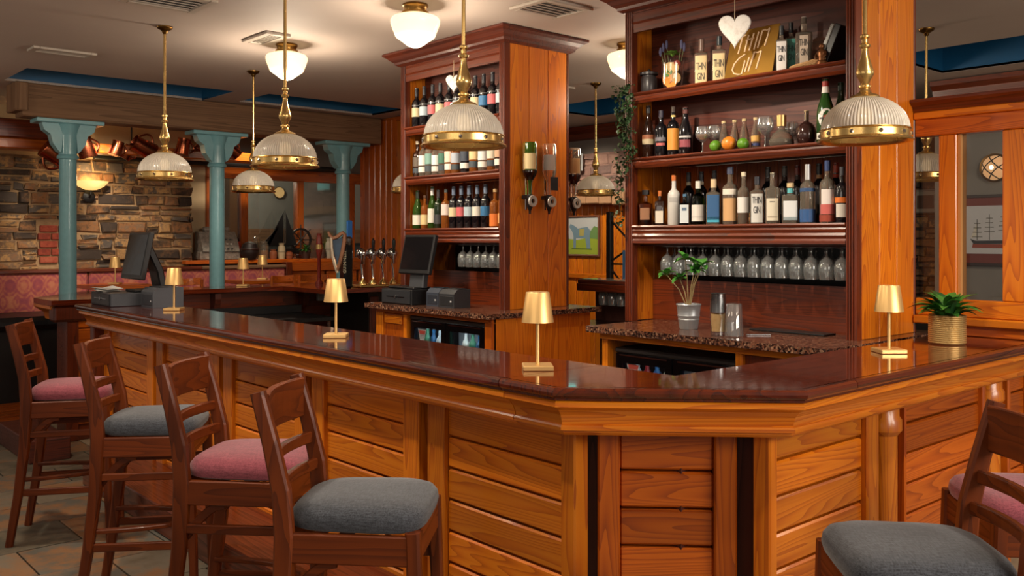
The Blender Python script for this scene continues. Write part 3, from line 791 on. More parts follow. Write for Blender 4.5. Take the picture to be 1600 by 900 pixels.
cabinet('tall back bar cabinet further right, with ivy and a gold sign on its top shelf', XR, R0, R1, '')

# ---- cupboards under the granite
lb = thing('base_cupboard', 'pine base cupboard with a fridge under the left cabinet', 'cupboard', (4.2, 5.0, 0))
B((3.74, 4.40, 0), (4.62, 4.44, 1.068), .003).build('end_panel', pine('z'), lb, world=True)
B((3.74, 5.68, 0), (4.62, 5.72, 1.068), .003).build('end_panel', pine('z'), lb, world=True)
B((3.72, 4.40, 1.035), (3.76, 5.72, 1.068), .003).build('top_rail', pinered('y'), lb, world=True)
B((3.72, 4.40, 0), (3.76, 4.47, 1.036), .003).build('stile', pinered('z'), lb, world=True)
B((3.72, 5.63, 0), (3.76, 5.72, 1.036), .003).build('stile', pine('z'), lb, world=True)
B((3.72, 5.33, 0), (3.76, 5.37, 1.036), .003).build('stile', pine('z'), lb, world=True)
dd = B((3.735, 5.37, .1), (3.755, 5.63, 1.03), .003).build('door', pinered('z'), lb, world=True)
B((3.72, 5.39, .96), (3.74, 5.61, 1.02), .004).build('door_rail', pine('y'), dd, world=True)
rb = thing('base_cupboard', 'pine base cupboard with a fridge under the right cabinet', 'cupboard', (4.2, 2.7, 0))
B((3.66, 3.36, 0), (4.6, 3.40, 1.068), .003).build('end_panel', pine('z'), rb, world=True)
B((3.64, 2.06, 1.03), (3.68, 3.40, 1.068), .003).build('top_rail', pine('y'), rb, world=True)
B((3.66, 2.06, 0), (4.55, 2.10, 1.068), .003).build('end_panel', pine('z'), rb, world=True)
B((3.64, 2.49, 0), (3.68, 2.53, 1.032), .003).build('stile', pine('z'), rb, world=True)
B((3.66, 2.10, .1), (3.68, 2.49, 1.03), .003).build('door', maho('z'), rb, world=True)
gl = tag(MB().prism([(3.64, 5.75), (3.64, 4.33), (4.66, 4.33), (4.66, 5.75)], 1.068, GZ).build('granite_worktop', granite()), 'speckled granite worktop carrying the till, left cabinet', 'worktop')
gr = tag(MB().prism([(3.575, 3.44), (3.575, 2.06), (3.62, 2.02), (4.7, 2.02), (4.7, 3.44)], 1.068, GZ).build('granite_worktop', granite()), 'speckled granite worktop under the plant bucket, right cabinet', 'worktop')

def fridge(label, X, y0, y1, zt, inside, seal):
    t = thing('bottle_fridge', label, 'fridge', (X + .25, (y0 + y1) / 2, .05))
    m = MB().box((X + .05, y0, .05), (X + .45, y0 + .02, zt)).box((X + .05, y1 - .02, .05), (X + .45, y1, zt)).box((X + .05, y0, zt - .02), (X + .45, y1, zt)).box((X + .43, y0, .05), (X + .45, y1, zt)).box((X + .05, y0, .05), (X + .45, y1, .08))
    m.build('case', BLACKP, t, world=True)
    B((X + .42, y0 + .021, .081), (X + .43, y1 - .021, zt - .021)).build('liner', flat((196, 202, 206), .5), t, world=True)
    B((X - .005, y0, zt - .028), (X + .06, y1, zt), .008).build('top_grille', flat((46, 42, 42), .35), t, world=True)
    mid = (y0 + y1) / 2
    for (a, b_) in ((y0 + .005, mid - .004), (mid + .004, y1 - .005)):
        fr = .045; z1 = zt - .03
        m = MB().box((X, a, .08), (X + .035, a + fr, z1)).box((X, b_ - fr, .08), (X + .035, b_, z1)).box((X, a + fr, z1 - fr * 1.1), (X + .035, b_ - fr, z1)).box((X, a + fr, .08), (X + .035, b_ - fr, .13))
        d = m.build('door', BLACKG, t, world=True)
        B((X + .012, a + fr, .13), (X + .018, b_ - fr, z1 - fr * 1.1)).build('pane', glass('fridge_pane', (235, 240, 240), .05), d, world=True)
        B((X - .004, a + .03, z1 - .012), (X + .004, b_ - .03, z1 - .006)).build('door_trim', CHROME, d, world=True)
    B((X + .05, y0 + .03, .5), (X + .42, y1 - .03, .51)).build('shelf', STEEL, t, world=True)
    B((X + .05, y0 + .03, .74), (X + .42, y1 - .03, .75)).build('shelf', STEEL, t, world=True)
    return t
fridge('black glass door fridge with cans, under the left cabinet', 3.745, 4.50, 5.32, 1.03, 0, 0)
fridge('black glass door fridge under the right cabinet, facing the plant bucket', 3.70, 2.56, 3.34, .985, 0, 0)
# soft drink bottles inside the fridges
def can(loc, c, lab, grp, h=.13, r=.028):
    o = MB().lathe([(0, 0), (r * .9, 0), (r, .01), (r, h * .6), (r * .8, h * .7), (r * .42, h * .8), (r * .4, h)], 12, None).build('fridge_bottle', flat(c, .25), None, origin=(0, 0, 0))
    o.location = loc
    tag(o, lab, 'bottle', grp)
    MB().lathe([(0, h), (r * .45, h), (r * .45, h + .012), (0, h + .012)], 10).build('cap', flat((200, 200, 205), .3, 1.0), o)
FC = [(190, 200, 205), (60, 110, 160), (215, 215, 210), (40, 90, 130), (160, 40, 40), (210, 190, 150), (70, 130, 100)]
for (X, y0, y1, nm, glow) in ((3.745, 4.56, 5.28, 'left', 22), (3.70, 2.62, 3.30, 'right', 6)):
    nf = 0
    for i in range(10):
        yy = y0 + (y1 - y0) * (i + .5) / 10
        if abs(yy - (y0 + y1) / 2) < .05: continue
        can((X + .10, yy, .752), FC[(i * 3 + (1 if nm == 'right' else 0)) % 7], 'small drink bottle inside the %s black fridge, %s from the right' % (nm, ORD[nf]), 'drinks in the %s fridge' % nm, .18 if nm == 'left' else .15); nf += 1
    # the fridge's own lamp strip
    B((X + .06, y0, .965 if nm == 'left' else .925), (X + .075, y1, .972 if nm == 'left' else .932)).build('lamp_strip', flat((225, 235, 245), .5, 0, 0, glow), [o for o in col.objects if o.name.startswith('bottle_fridge') and abs(o.location.y - (y0 + y1) / 2) < .1][0], world=True)
for (X, y_, z, fr) in ((3.757 - .0, 5.24, .87, 'bottle_fridge'), (3.712, 3.27, .84, 'bottle_fridge.001')):
    p = bpy.data.objects[fr]
    s = MB().add([(X, y_, z + .07), (X, y_ - .10, z + .07), (X, y_ - .065, z - .03), (X, y_ - .03, z - .03)], [(0, 1, 2, 3)]).build('sticker', flat((210, 205, 205), .5), p, world=True)
    MB().add([(X - .001, y_ - .012, z + .06), (X - .001, y_ - .088, z + .06), (X - .001, y_ - .08, z + .035), (X - .001, y_ - .02, z + .035)], [(0, 1, 2, 3)]).build('sticker_mark', flat((170, 70, 60), .5), s, world=True)

# ---- glazed partition right of the right cabinet
part = struct(thing('window_2', 'pine glazed partition at the right end of the bar', None, (4.6, 1.8, 1.1)))
PX0, PX1 = 4.56, 4.64
for (a, b_) in ((1.985, 1.90), (1.69, 1.50)):
    B((PX0 + .003, b_, 1.276), (PX1 - .003, a, 2.079), .004).build('mullion', pine('z'), part, world=True)
B((PX0 + .02, 1.886, 1.277), (PX1 + .005, 1.899, 2.079)).build('glazing_bead', flat((206, 150, 92), .5), part, world=True)
B((PX0 - .005, 1.50, 2.08), (PX1, 2.10, 2.165), .004).build('head_rail', pinered('y'), part, world=True)
B((PX0 - .02, 1.50, 2.165), (PX1 + .02, 2.10, 2.20), .004).build('head_bead', pine('y'), part, world=True)
MB().sweep([(PX0, 2.10), (PX0, 1.50)], [(-.1, 2.26), (.06, 2.26), (.06, 2.245), (.03, 2.225), (.02, 2.20), (-.1, 2.20)]).build('cornice', maho('y'), part, world=True)
B((PX0, 1.50, 1.19), (PX1, 2.10, 1.275), .005).build('bottom_rail', pine('y'), part, world=True)
B((PX0 - .03, 1.50, 1.15), (PX1, 2.10, 1.19), .006).build('sill', pine('y'), part, world=True)
B((PX0 + .005, 1.50, 1.101), (PX1, 1.98, 1.15), .004).build('plinth', pinered('y'), part, world=True)
for (a, b_) in ((2.10, 1.985), (1.90, 1.69)):
    B((4.60, b_, 1.275), (4.604, a, 2.08)).build('pane', glass('partition_pane', (232, 232, 230), .06), part, world=True)

# ---- shelf with hanging glasses in the passage between the cabinets
ps = thing('passage_shelf', 'dark shelf with hanging glasses, seen between the two tall cabinets', 'shelf', (5.0, 4.05, 1.25))
B((4.95, 3.1, 1.235), (5.2, 4.85, 1.262), .004).build('board', darkm('y'), ps, world=True)
B((4.94, 3.1, 1.18), (4.96, 4.85, 1.235), .004).build('fascia', maho('y'), ps, world=True)
B((4.97, 3.1, 1.2615), (5.2, 4.85, 1.268)).build('mirror_top', flat((150, 165, 160), .12, .6), ps, world=True)
B((5.15, 3.1, .95), (5.2, 4.85, 1.18)).build('back', flat((70, 40, 34), .4), ps, world=True)
B((4.75, 3.1, .90), (5.3, 4.85, .95), .01).build('lower_worktop', flat((26, 24, 24), .2), ps, world=True)
B((5.2, 3.1, 0), (5.3, 4.85, .9)).build('lower_front', darkm('z'), ps, world=True)
B((4.735, 3.49, .0), (4.765, 3.53, 1.18), .003).build('white_post', flat((205, 190, 178), .5), ps, world=True)

# ================================================================== lamps
def pendant(X, Y, label, rim=1.955):
    t = thing('pendant_lamp', label, 'pendant lamp', (X, Y, rim), 0, 'ribbed glass brass pendants')
    if 'proto' in PEND:
        for ch in PEND['proto'].children:
            if ch.name.startswith('rod'): continue
            c = copy_tree(ch, t)
    else:
        PEND['proto'] = t
        dome = [(.166 * math.cos(a), .048 + .135 * math.sin(a)) for a in [PI / 2 * q / 12 * .86 for q in range(13)]]
        MB().lathe(dome, 160, ripple=.0016, nr=80).build('shade', ribbed, t)
        b = MB().lathe([(.158, .046), (.172, .05), (.174, .046), (.169, .042), (.169, .016), (.178, .010), (.183, .004), (.180, 0), (.172, .002), (.160, .012), (.158, .046)], 48).build('band', BRASS, t)
        for q in range(10):
            a = 2 * PI * q / 10 + .2
            MB().ball((0, 0, 0), .009, 8, 1).build('stud', CHROME, b).location = (.169 * math.cos(a) - b.location.x, .169 * math.sin(a) - b.location.y, .029 - b.location.z)
        MB().lathe([(.055, .168), (.058, .178), (.05, .186), (.032, .192), (.022, .2), (.018, .212), (.024, .218), (.024, .224), (.016, .23), (.022, .246), (.033, .266), (.034, .28), (.028, .30), (.018, .335), (.013, .36), (.013, .372), (.020, .378), (.022, .386), (.013, .394), (.012, .41), (.018, .416), (.018, .424), (.010, .43)], 24).build('stem', BRASS, t)
        MB().ball((0, 0, .10), .032, 14, 1.3).build('bulb', flat((255, 214, 150), .4, 0, 0, 2.2), t)
        MB().lathe([(.012, .13), (.016, .14), (.016, .178), (0, .18)], 12).build('lamp_holder', BRASS_OLD, t)
    H = CEIL - rim
    MB().tube([(0, 0, .425), (0, 0, H - .01)], .0085, 10).build('rod', BRASS, t)
    MB().lathe([(.009, H - .05), (.014, H - .045), (.02, H - .03), (.045, H - .015), (.05, H - .006), (.05, H)], 20).build('ceiling_rose', BRASS_OLD, t)
    return t
PEND = {}
def ribbed_mat():
    m = bpy.data.materials.new('ribbed_glass'); m.use_nodes = True; nt = m.node_tree; nt.nodes.clear(); N = nt.nodes.new; L = nt.links
    o = N('ShaderNodeOutputMaterial'); tr = N('ShaderNodeBsdfTranslucent'); tr.inputs[0].default_value = lin((250, 244, 234))
    df = N('ShaderNodeBsdfDiffuse'); df.inputs[0].default_value = lin((244, 238, 228))
    gl_ = N('ShaderNodeBsdfGlossy'); gl_.inputs['Roughness'].default_value = .15
    tp = N('ShaderNodeBsdfTransparent')
    fr = N('ShaderNodeFresnel'); fr.inputs['IOR'].default_value = 1.5
    tc = N('ShaderNodeTexCoord'); sp = N('ShaderNodeSeparateXYZ'); L.new(tc.outputs['Object'], sp.inputs[0])
    at = N('ShaderNodeMath'); at.operation = 'ARCTAN2'; L.new(sp.outputs[1], at.inputs[0]); L.new(sp.outputs[0], at.inputs[1])
    mu = N('ShaderNodeMath'); mu.operation = 'MULTIPLY'; mu.inputs[1].default_value = 80; L.new(at.outputs[0], mu.inputs[0])
    si = N('ShaderNodeMath'); si.operation = 'SINE'; L.new(mu.outputs[0], si.inputs[0])
    bp = N('ShaderNodeBump'); bp.inputs['Strength'].default_value = .5; bp.inputs['Distance'].default_value = .004; L.new(si.outputs[0], bp.inputs['Height'])
    for q in (df, gl_): L.new(bp.outputs[0], q.inputs['Normal'])
    m1 = N('ShaderNodeMixShader'); m1.inputs[0].default_value = .5; L.new(df.outputs[0], m1.inputs[1]); L.new(tr.outputs[0], m1.inputs[2])
    m2 = N('ShaderNodeMixShader'); m2.inputs[0].default_value = .06; L.new(m1.outputs[0], m2.inputs[1]); L.new(tp.outputs[0], m2.inputs[2])
    m3 = N('ShaderNodeMixShader'); L.new(fr.outputs[0], m3.inputs[0]); L.new(m2.outputs[0], m3.inputs[1]); L.new(gl_.outputs[0], m3.inputs[2])
    L.new(m3.outputs[0], o.inputs[0])
    return m
ribbed = ribbed_mat()
pendant(2.40, 3.02, 'ribbed glass dome pendant over the long bar in front of the left cabinet')
pendant(2.35, 4.50, 'ribbed glass dome pendant over the long bar, second nearest along it')
pendant(2.27, 6.00, 'ribbed glass dome pendant over the far left end of the long bar')
pendant(3.47, 1.80, 'ribbed glass dome pendant over the short bar in front of the right cabinet')
pendant(3.42, 7.10, 'smaller looking ribbed pendant hanging beyond the long bar, by the middle column')
pendant(5.98, 5.63, 'ribbed pendant seen in the passage between the two cabinets')
pendant(6.07, 2.72, 'ribbed pendant seen through the glass right of the tall cabinet')
pendant(4.50, 6.36, 'ribbed pendant half hidden behind the left edge of the left cabinet')
pendant(4.95, 1.60, 'ribbed pendant at the far right edge behind the partition glass')

def schoolhouse(X, Y, label):
    t = thing('ceiling_lamp', label, 'ceiling lamp', (X, Y, CEIL - .26), 0, 'schoolhouse ceiling lamps')
    z = .26
    MB().lathe([(.0, z), (.075, z), (.078, z - .012), (.07, z - .02), (.066, z - .04), (.08, z - .045), (.08, z - .06), (.0, z - .06)], 28).build('brass_fitter', BRASS_OLD, t)
    m, nt, b = base_mat('opal_glass')
    b.inputs['Base Color'].default_value = lin((250, 240, 220)); b.inputs['Roughness'].default_value = .12
    b.inputs['Emission Color'].default_value = lin((255, 226, 176)); b.inputs['Emission Strength'].default_value = OPAL
    MB().lathe([(.07, z - .055), (.10, z - .065), (.138, z - .08), (.147, z - .095), (.146, z - .115), (.136, z - .145), (.124, z - .175), (.118, z - .19), (.112, z - .197), (.085, z - .215), (.045, z - .245), (.015, z - .257), (.0, z - .259)], 40).build('opal_globe', m, t)
    ld = bpy.data.lights.new('lamp_glow', 'POINT'); ld.energy = 12 if X > 4.5 else 26; ld.color = (1.0, .84, .64); ld.shadow_soft_size = .10
    lo = bpy.data.objects.new('lamp_glow', ld); col.objects.link(lo); lo.parent = t; lo.location = (0, 0, -.12)
OPAL = 1.15
schoolhouse(3.17, 4.45, 'lit schoolhouse ceiling lamp nearest the camera, left of the left cabinet')
schoolhouse(3.13, 5.97, 'lit schoolhouse ceiling lamp further back, behind the pendant rod')
schoolhouse(4.93, 4.33, 'lit schoolhouse ceiling lamp half hidden behind the right cabinet')

def vent(x0, x1, y0, y1, lab, along='y'):
    t = thing('ceiling_vent', lab, 'air vent', ((x0 + x1) / 2, (y0 + y1) / 2, CEIL - .02), 0, 'ceiling air vents')
    f = .045; z0, z1 = CEIL - .018, CEIL + .0
    vm = flat((172, 160, 148), .5)
    MB().box((x0, y0, z0), (x0 + f, y1, z1), .004).box((x1 - f, y0, z0), (x1, y1, z1), .004).box((x0 + f, y0, z0), (x1 - f, y0 + f, z1), .004).box((x0 + f, y1 - f, z0), (x1 - f, y1, z1), .004).build('frame', vm, t, world=True)
    B((x0 + f, y0 + f, z1 - .004), (x1 - f, y1 - f, z1 - .001)).build('duct_shade', flat((40, 34, 30), .8), t, world=True)  # flat dark sheet gives the shade of the duct behind the slats
    n = 5
    for i in range(n):
        xx = x0 + f + (x1 - x0 - 2 * f) * (i + .5) / n if along == 'y' else 0
        if along == 'y': B((xx - .008, y0 + f, z0 + .004), (xx + .0, y1 - f, z0 + .008)).build('slat', vm, t, world=True)
        else:
            yy = y0 + f + (y1 - y0 - 2 * f) * (i + .5) / n
            B((x0 + f, yy - .008, z0 + .004), (x1 - f, yy + .0, z0 + .008)).build('slat', vm, t, world=True)
vent(1.78, 2.22, 7.20, 7.38, 'ceiling vent at far left, above the blue recess', 'x')
vent(1.80, 2.25, 5.12, 5.48, 'ceiling vent cut by the top edge of the picture at left', 'x')
vent(3.62, 4.02, 3.80, 4.12, 'ceiling vent above the gap between the two cabinets', 'x')
vent(2.82, 3.0, 5.66, 6.04, 'ceiling vent beside the further schoolhouse lamp, by the pendant rod')
vent(5.6, 6.0, 5.9, 6.3, 'ceiling vent beyond the passage between the cabinets', 'x')

def table_lamp(loc, label, rz=PI / 4 + .1, s=1.0):
    t = thing('table_lamp', label, 'table lamp', loc, rz, 'gold cordless table lamps')
    if TL:
        for ch in TL[0].children: copy_tree(ch, t)
        return t
    TL.append(t)
    B((-.054, -.054, 0), (.054, .054, .018), .003).build('base', GOLD, t)
    MB().tube([(0, 0, .018), (0, 0, .2)], .0068, 12).build('stem', GOLD, t)
    MB().lathe([(.0565, .170), (.058, .170), (.0425, .276), (.041, .2785), (0, .279)], 40).lathe([(.0565, .170), (.041, .274), (0, .274)], 40).build('shade', GOLD, t)
    return t
TL = []
table_lamp(at_z(840, 577, 1.1), 'gold table lamp standing at the corner of the bar, nearest the camera')
table_lamp(at_z(525, 527, 1.1), 'gold table lamp on the bar in front of the dark sink area')
table_lamp(at_z(272, 485, 1.1), 'gold table lamp on the bar beside the receipt printer')
table_lamp(at_z(1389, 551, 1.1), 'gold table lamp on the short bar beside the brass potted plant')
table_lamp((x_on(380, 8.55), 8.55, 1.1), 'gold table lamp on the far counter beside the middle teal column')
ht = thing('high_table', 'high wooden table beyond the far bar with a gold lamp on it', 'table', (4.95, 9.75, 0))
for (X, lab2) in ((x_on(410, 9.8), 0),):
    B((X - .35, 9.55, 1.06), (X + .35, 10.05, 1.1), .005).build('table_top', pinered('x'), ht, world=True)
    MB().tube([(X, 9.8, 0), (X, 9.8, 1.06)], .035, 12).build('leg', IRON, ht, world=True)
    MB().lathe([(0, 0), (.25, 0), (.25, .015), (.04, .03), (0, .03)], 24, None, X, 9.8).build('foot', IRON, ht, world=True)
table_lamp((x_on(410, 9.8), 9.8, 1.1), 'gold table lamp on the high table, in front of the pink bench')
X2 = x_on(180, 9.8)
h2 = thing('high_table', 'high wooden table at left, mostly hidden behind the till screen', 'table', (X2, 9.8, 0))
B((X2 - .3, 9.55, 1.06), (X2 + .3, 10.05, 1.1), .005).build('table_top', pinered('x'), h2, world=True)
MB().tube([(X2, 9.8, 0), (X2, 9.8, 1.06)], .035, 12).build('leg', IRON, h2, world=True)
table_lamp((X2, 9.8, 1.1), 'gold table lamp peeking out behind the left till screen')
# ================================================================== bottles, glasses and small things
def text_mb(s, size, M, spacing=1.0, sx=1.0):
    cu = bpy.data.curves.new('txt', 'FONT'); cu.body = s; cu.size = size; cu.align_x = 'CENTER'; cu.align_y = 'CENTER'
    cu.space_character = spacing; cu.fill_mode = 'FRONT'; cu.resolution_u = 2
    o = bpy.data.objects.new('txt', cu); col.objects.link(o)
    dg = bpy.context.evaluated_depsgraph_get(); me = bpy.data.meshes.new_from_object(o.evaluated_get(dg))
    mb = MB().add([(v.co.x * sx, v.co.y, 0) for v in me.vertices], [tuple(p.vertices) for p in me.polygons], False, M)
    bpy.data.objects.remove(o); bpy.data.curves.remove(cu); bpy.data.meshes.remove(me)
    return mb
PROF = {
 'wine': [(0, 0, 0), (.9, 0, 0), (1, .015, 0), (1, .60, 0), (.93, .655, 0), (.7, .70, 0), (.45, .735, 0), (.38, .76, 0), (.36, .96, 0), (.40, .965, 0), (.40, 1, 0), (0, 1, 0)],
 'burg': [(0, 0, 0), (.9, 0, 0), (1, .015, 0), (1, .44, 0), (.92, .54, 0), (.7, .64, 0), (.46, .74, 0), (.37, .82, 0), (.35, .96, 0), (.4, .965, 0), (.4, 1, 0), (0, 1, 0)],
 'spirit': [(0, 0, 0), (.92, 0, 0), (1, .02, 0), (1, .60, 0), (.94, .65, 0), (.75, .69, 0), (.45, .72, 0), (.36, .75, 0), (.34, .93, 0), (.34, 1, 0), (0, 1, 0)],
 'square': [(0, 0, 1), (.95, 0, 1), (1, .015, 1), (1, .66, 1), (.94, .70, 1), (.6, .725, .6), (.38, .74, .1), (.34, .77, 0), (.34, 1, 0), (0, 1, 0)],
 'squat': [(0, 0, 1), (.95, 0, 1), (1, .02, 1), (1, .58, 1), (.95, .62, 1), (.5, .66, .4), (.28, .68, 0), (.26, 1, 0), (0, 1, 0)],
 'tonic': [(0, 0, 0), (.92, 0, 0), (1, .02, 0), (1, .50, 0), (.92, .56, 0), (.6, .74, 0), (.48, .80, 0), (.46, 1, 0), (0, 1, 0)],
 'globe': [(0, 0, 0), (.5, 0, 0), (.8, .06, 0), (.97, .2, 0), (1, .34, 0), (.92, .5, 0), (.66, .62, 0), (.34, .68, 0), (.25, .70, 0), (.25, 1, 0), (0, 1, 0)],
 'decanter': [(0, 0, 0), (.8, 0, 0), (1, .1, 0), (.98, .2, 0), (.7, .42, 0), (.36, .52, 0), (.28, .58, 0), (.30, .66, 0), (.30, 1, 0), (0, 1, 0)],
}
SQ = lambda a: 1 / ((abs(math.cos(a)) ** 7 + abs(math.sin(a)) ** 7) ** (1 / 7))
FACE = PI + .55
def bottle(label, u, X, z, top, r, kind, gm, cap=(30, 30, 32), labs=(), group='spirit bottles', capz=.93, capr=1.12, Y=None, metal=0.0, txt=None, extra=None):
    """labs: list of (colour, z0, z1, half arc in degrees)"""
    Y = y_on(u, X) if Y is None else Y
    h = (z_on_x(u, top, X) - z) if top > 1 else top
    pr = PROF[kind]; n = 32 if kind in ('square', 'squat') else 24
    rotq = FACE if kind in ('square', 'squat') else 0
    mb = MB(); vs = []; fs = []
    for (q, zz, sq) in pr:
        for i in range(n):
            a = 2 * PI * i / n; k = 1 + sq * (SQ(a) - 1)
            vs.append((q * r * k * math.cos(a), q * r * k * math.sin(a), zz * h))
    for j in range(len(pr) - 1):
        for i in range(n): fs.append((j * n + i, j * n + (i + 1) % n, (j + 1) * n + (i + 1) % n, (j + 1) * n + i))
    me = mb.add(vs, fs, True).mesh('bottle', gm, (0, 0, 0), 50)
    o = place('bottle', me, (X, Y, z + .0005), None, (0, 0, FACE))
    tag(o, label, 'bottle', group)
    nr = [p for p in pr if p[1] >= .9][0][0] * r
    c0 = h * capz
    MB().lathe([(0, h * 1.004 + .002), (nr * capr, h * 1.004 + .002), (nr * capr, c0), (nr * .9, c0 - .001)], 16).build('cap', flat(cap, .35, metal), o)
    for (c, z0, z1, arc) in labs:
        m = MB(); v2 = []; k = 12
        for zz in (z0, z1):
            q = None
            for (p0, p1) in zip(pr[:-1], pr[1:]):
                if p0[1] <= zz <= p1[1] and p1[1] > p0[1]: q = p0[0] + (p1[0] - p0[0]) * (zz - p0[1]) / (p1[1] - p0[1]); sq = p0[2]
            for i in range(k + 1):
                a = math.radians(-arc + 2 * arc * i / k); kk = 1 + sq * (SQ(a) - 1)
                v2.append(((q * r * kk + .0012) * math.cos(a), (q * r * kk + .0012) * math.sin(a), zz * h))
        m.add(v2, [(i, i + 1, k + 2 + i, k + 1 + i) for i in range(k)], True)
        m.build('label', flat(c, .55), o)
    if txt:
        (s, zc, size, c, sx) = txt
        for li, line in enumerate(s.split('/')):
            M = Matrix.Translation((r + .0026, 0, zc * h - li * size * 1.0)) @ Matrix.Rotation(PI / 2, 4, 'Z') @ Matrix.Rotation(PI / 2, 4, 'X')
            text_mb(line, size, M, .85, sx).build('lettering', flat(c, .5), o)
    return o
CR, PK, PB, BL, WH = (222, 202, 160), (206, 100, 104), (176, 194, 204), (48, 110, 158), (226, 220, 206)
# --- left cabinet, top shelf: wine
G1 = 'wine bottles on the top shelf of the left cabinet'
names = {CR: 'cream', PK: 'pink', PB: 'pale blue', BL: 'blue', WH: 'white'}
seq = [(651, CR), (663, PB), (676, PK), (688, CR), (702, PK), (715, PB), (728, PK), (743, CR), (756, BL), (770, PK), (783, PB)]
pos = ['first from the left', 'second from the left', 'third from the left', 'fourth from the left', 'fifth from the left', 'behind the hanging heart', 'behind the pendant stem', 'just right of the pendant stem', 'fourth from the right', 'third from the right', 'at the right end']
pos[8] = 'third from the right'; pos[9] = 'second from the right'
for (u, c), p in zip(seq, pos):
    bottle('top row wine bottle with %s label, %s' % (names[c], p), u, XL + .09, SH[0] + .0, .30, .036, 'wine', BG_WINE, (44, 44, 52), [(c, .28, .50, 85), ((120, 120, 122), .55, .57, 85)], G1, .80)
# --- left cabinet, second shelf: whiskies
G2 = 'whisky bottles on the second shelf of the left cabinet'
T1, T2 = flat((52, 30, 18), .12, 0, .5), BG_AMBER
row2 = [(652.5, T1, (96, 84, 72), 'brown bottle with a dark label at the left end'), (661.5, BG_CLEAR, (226, 222, 216), 'bottle with a tall white label second from the left'), (671.5, BG_CLEAR, (120, 160, 150), 'bottle with a green and white label third from the left'),
        (682, BG_CLEAR, (220, 224, 220), 'bottle with a white label fourth from the left'), (692.5, BG_CLEAR, (58, 110, 92), 'bottle with a dark green label fifth from the left'), (702.5, BG_AMBER, (226, 206, 186), 'amber bottle with a pale label below the pendant rim'),
        (712.5, BG_AMBER, (170, 178, 190), 'bottle with a grey blue label below the pendant rim'), (727, BG_WINE, (52, 62, 76), 'dark bottle with a navy label below the pendant rim'), (741, BG_AMBER, (224, 192, 140), 'bottle with a wide yellow cream label'),
        (755, BG_CLEAR, (214, 216, 214), 'bottle with a white and black label third from the right'), (769, BG_AMBER, (206, 198, 178), 'bottle with a pale beige label second from the right'), (781, T1, (190, 150, 120), 'brown bottle with a tan label at the right end')]
for i, (u, g, c, d) in enumerate(row2):
    bottle('%s, second row of left cabinet' % d, u, XL + .10, SH[1], .27 + .015 * (i % 3), .036, 'spirit' if i % 2 else 'wine', g, (60, 50, 44) if i % 3 else (206, 188, 160), [(c, .30, .56, 80), ((226, 220, 210) if i % 2 else (60, 70, 78), .12, .26, 80)], G2)
# --- left cabinet, third shelf
G3 = 'bottles on the third shelf of the left cabinet'
Z3 = SH[2]; X3 = XL + .10
bottle('green wine bottle with white label at the left end of the third row', 652.5, X3, Z3, .285, .038, 'burg', BG_GREEN, (44, 52, 40), [(WH, .10, .36, 85)], G3, .78)
bottle('short amber bottle with cream label beside the green wine bottle', 664, X3, Z3, .245, .032, 'spirit', BG_AMBER, (90, 60, 40), [((222, 196, 140), .12, .42, 80)], G3)
bottle('green bottle with white cap and white label in the third row', 675.5, X3, Z3, .305, .034, 'burg', BG_GREEN, (228, 226, 218), [(WH, .14, .48, 70)], G3, .80)
bottle('dark slim bottle with black label in the third row', 685, X3, Z3, .28, .033, 'wine', BG_DKGREEN, (54, 48, 50), [((58, 58, 60), .12, .36, 80)], G3, .8)
bottle('rose coloured bottle with a white swirl label in the third row', 697, X3, Z3, .28, .036, 'spirit', BG_AMBER, (82, 92, 92), [((226, 206, 198), .34, .62, 80)], G3)
for (u, c, p) in ((709, CR, 'left of the group of five'), (721, PK, 'second of the group of five'), (733, PB, 'middle of the group of five'), (746, WH, 'fourth of the group of five'), (759, BL, 'right of the group of five')):
    bottle('dark wine bottle with %s label, third row, %s' % (names[c], p), u, X3, Z3, .295, .036, 'wine', BG_WINE, (110, 124, 146), [(c, .28, .50, 85)], G3, .80)
bottle('orange whisky bottle with clear shoulders in the third row', 774, X3, Z3, .26, .04, 'spirit', BG_AMBER, (206, 170, 120), [((226, 120, 44), .04, .36, 100)], G3)
bottle('amber bottle at the right end of the third row', 786, X3, Z3, .28, .034, 'spirit', BG_AMBER, (212, 196, 170), [((218, 160, 100), .1, .34, 80)], G3)

# --- right cabinet, top shelf
XS = XR + .10
GT = 'bottles on the top shelf of the right cabinet'
BLK = (28, 28, 32)
bottle('square gin bottle lettered THIN GIN with a frosted stopper, left of the pair', 1096, XS, SH[0], 63, .036, 'square', BG_CLEAR, (120, 92, 80), [((224, 196, 146), .04, .64, 40)], GT, .76, 1.25, txt=('THIN/GIN', .40, .056, BLK, .45))
bottle('square gin bottle lettered THIN GIN with a dark cap, right of the pair', 1124, XS, SH[0], 58, .037, 'square', BG_CLEAR, (26, 40, 46), [((224, 196, 146), .04, .62, 40)], GT, .82, 1.15, txt=('THIN/GIN', .40, .056, BLK, .45))
bottle('square gin bottle with white label and black cap right of the gold sign', 1221, XS - .028, SH[0], 42, .027, 'square', BG_CLEAR, (22, 26, 30), [((232, 224, 218), .02, .66, 40)], GT, .82, 1.2, txt=('THIN/GIN', .48, .044, BLK, .45))
bottle('square gin bottle with a teal green label and black cap', 1236, XS + .045, SH[0], 37, .027, 'square', BG_CLEAR, (22, 26, 30), [((84, 158, 144), .02, .68, 40)], GT, .82, 1.2, txt=('THIN/GIN', .48, .044, (30, 60, 56), .45))
bottle('clear square bottle with grey lettering and no cap, behind the driftwood', 1256, XS + .012, SH[0], 28, .040, 'square', BG_CLEAR, (216, 200, 190), [((216, 196, 176), .1, .64, 26)], GT, .9, 1.0, txt=('THIN/GIN', .5, .048, (70, 64, 60), .45))
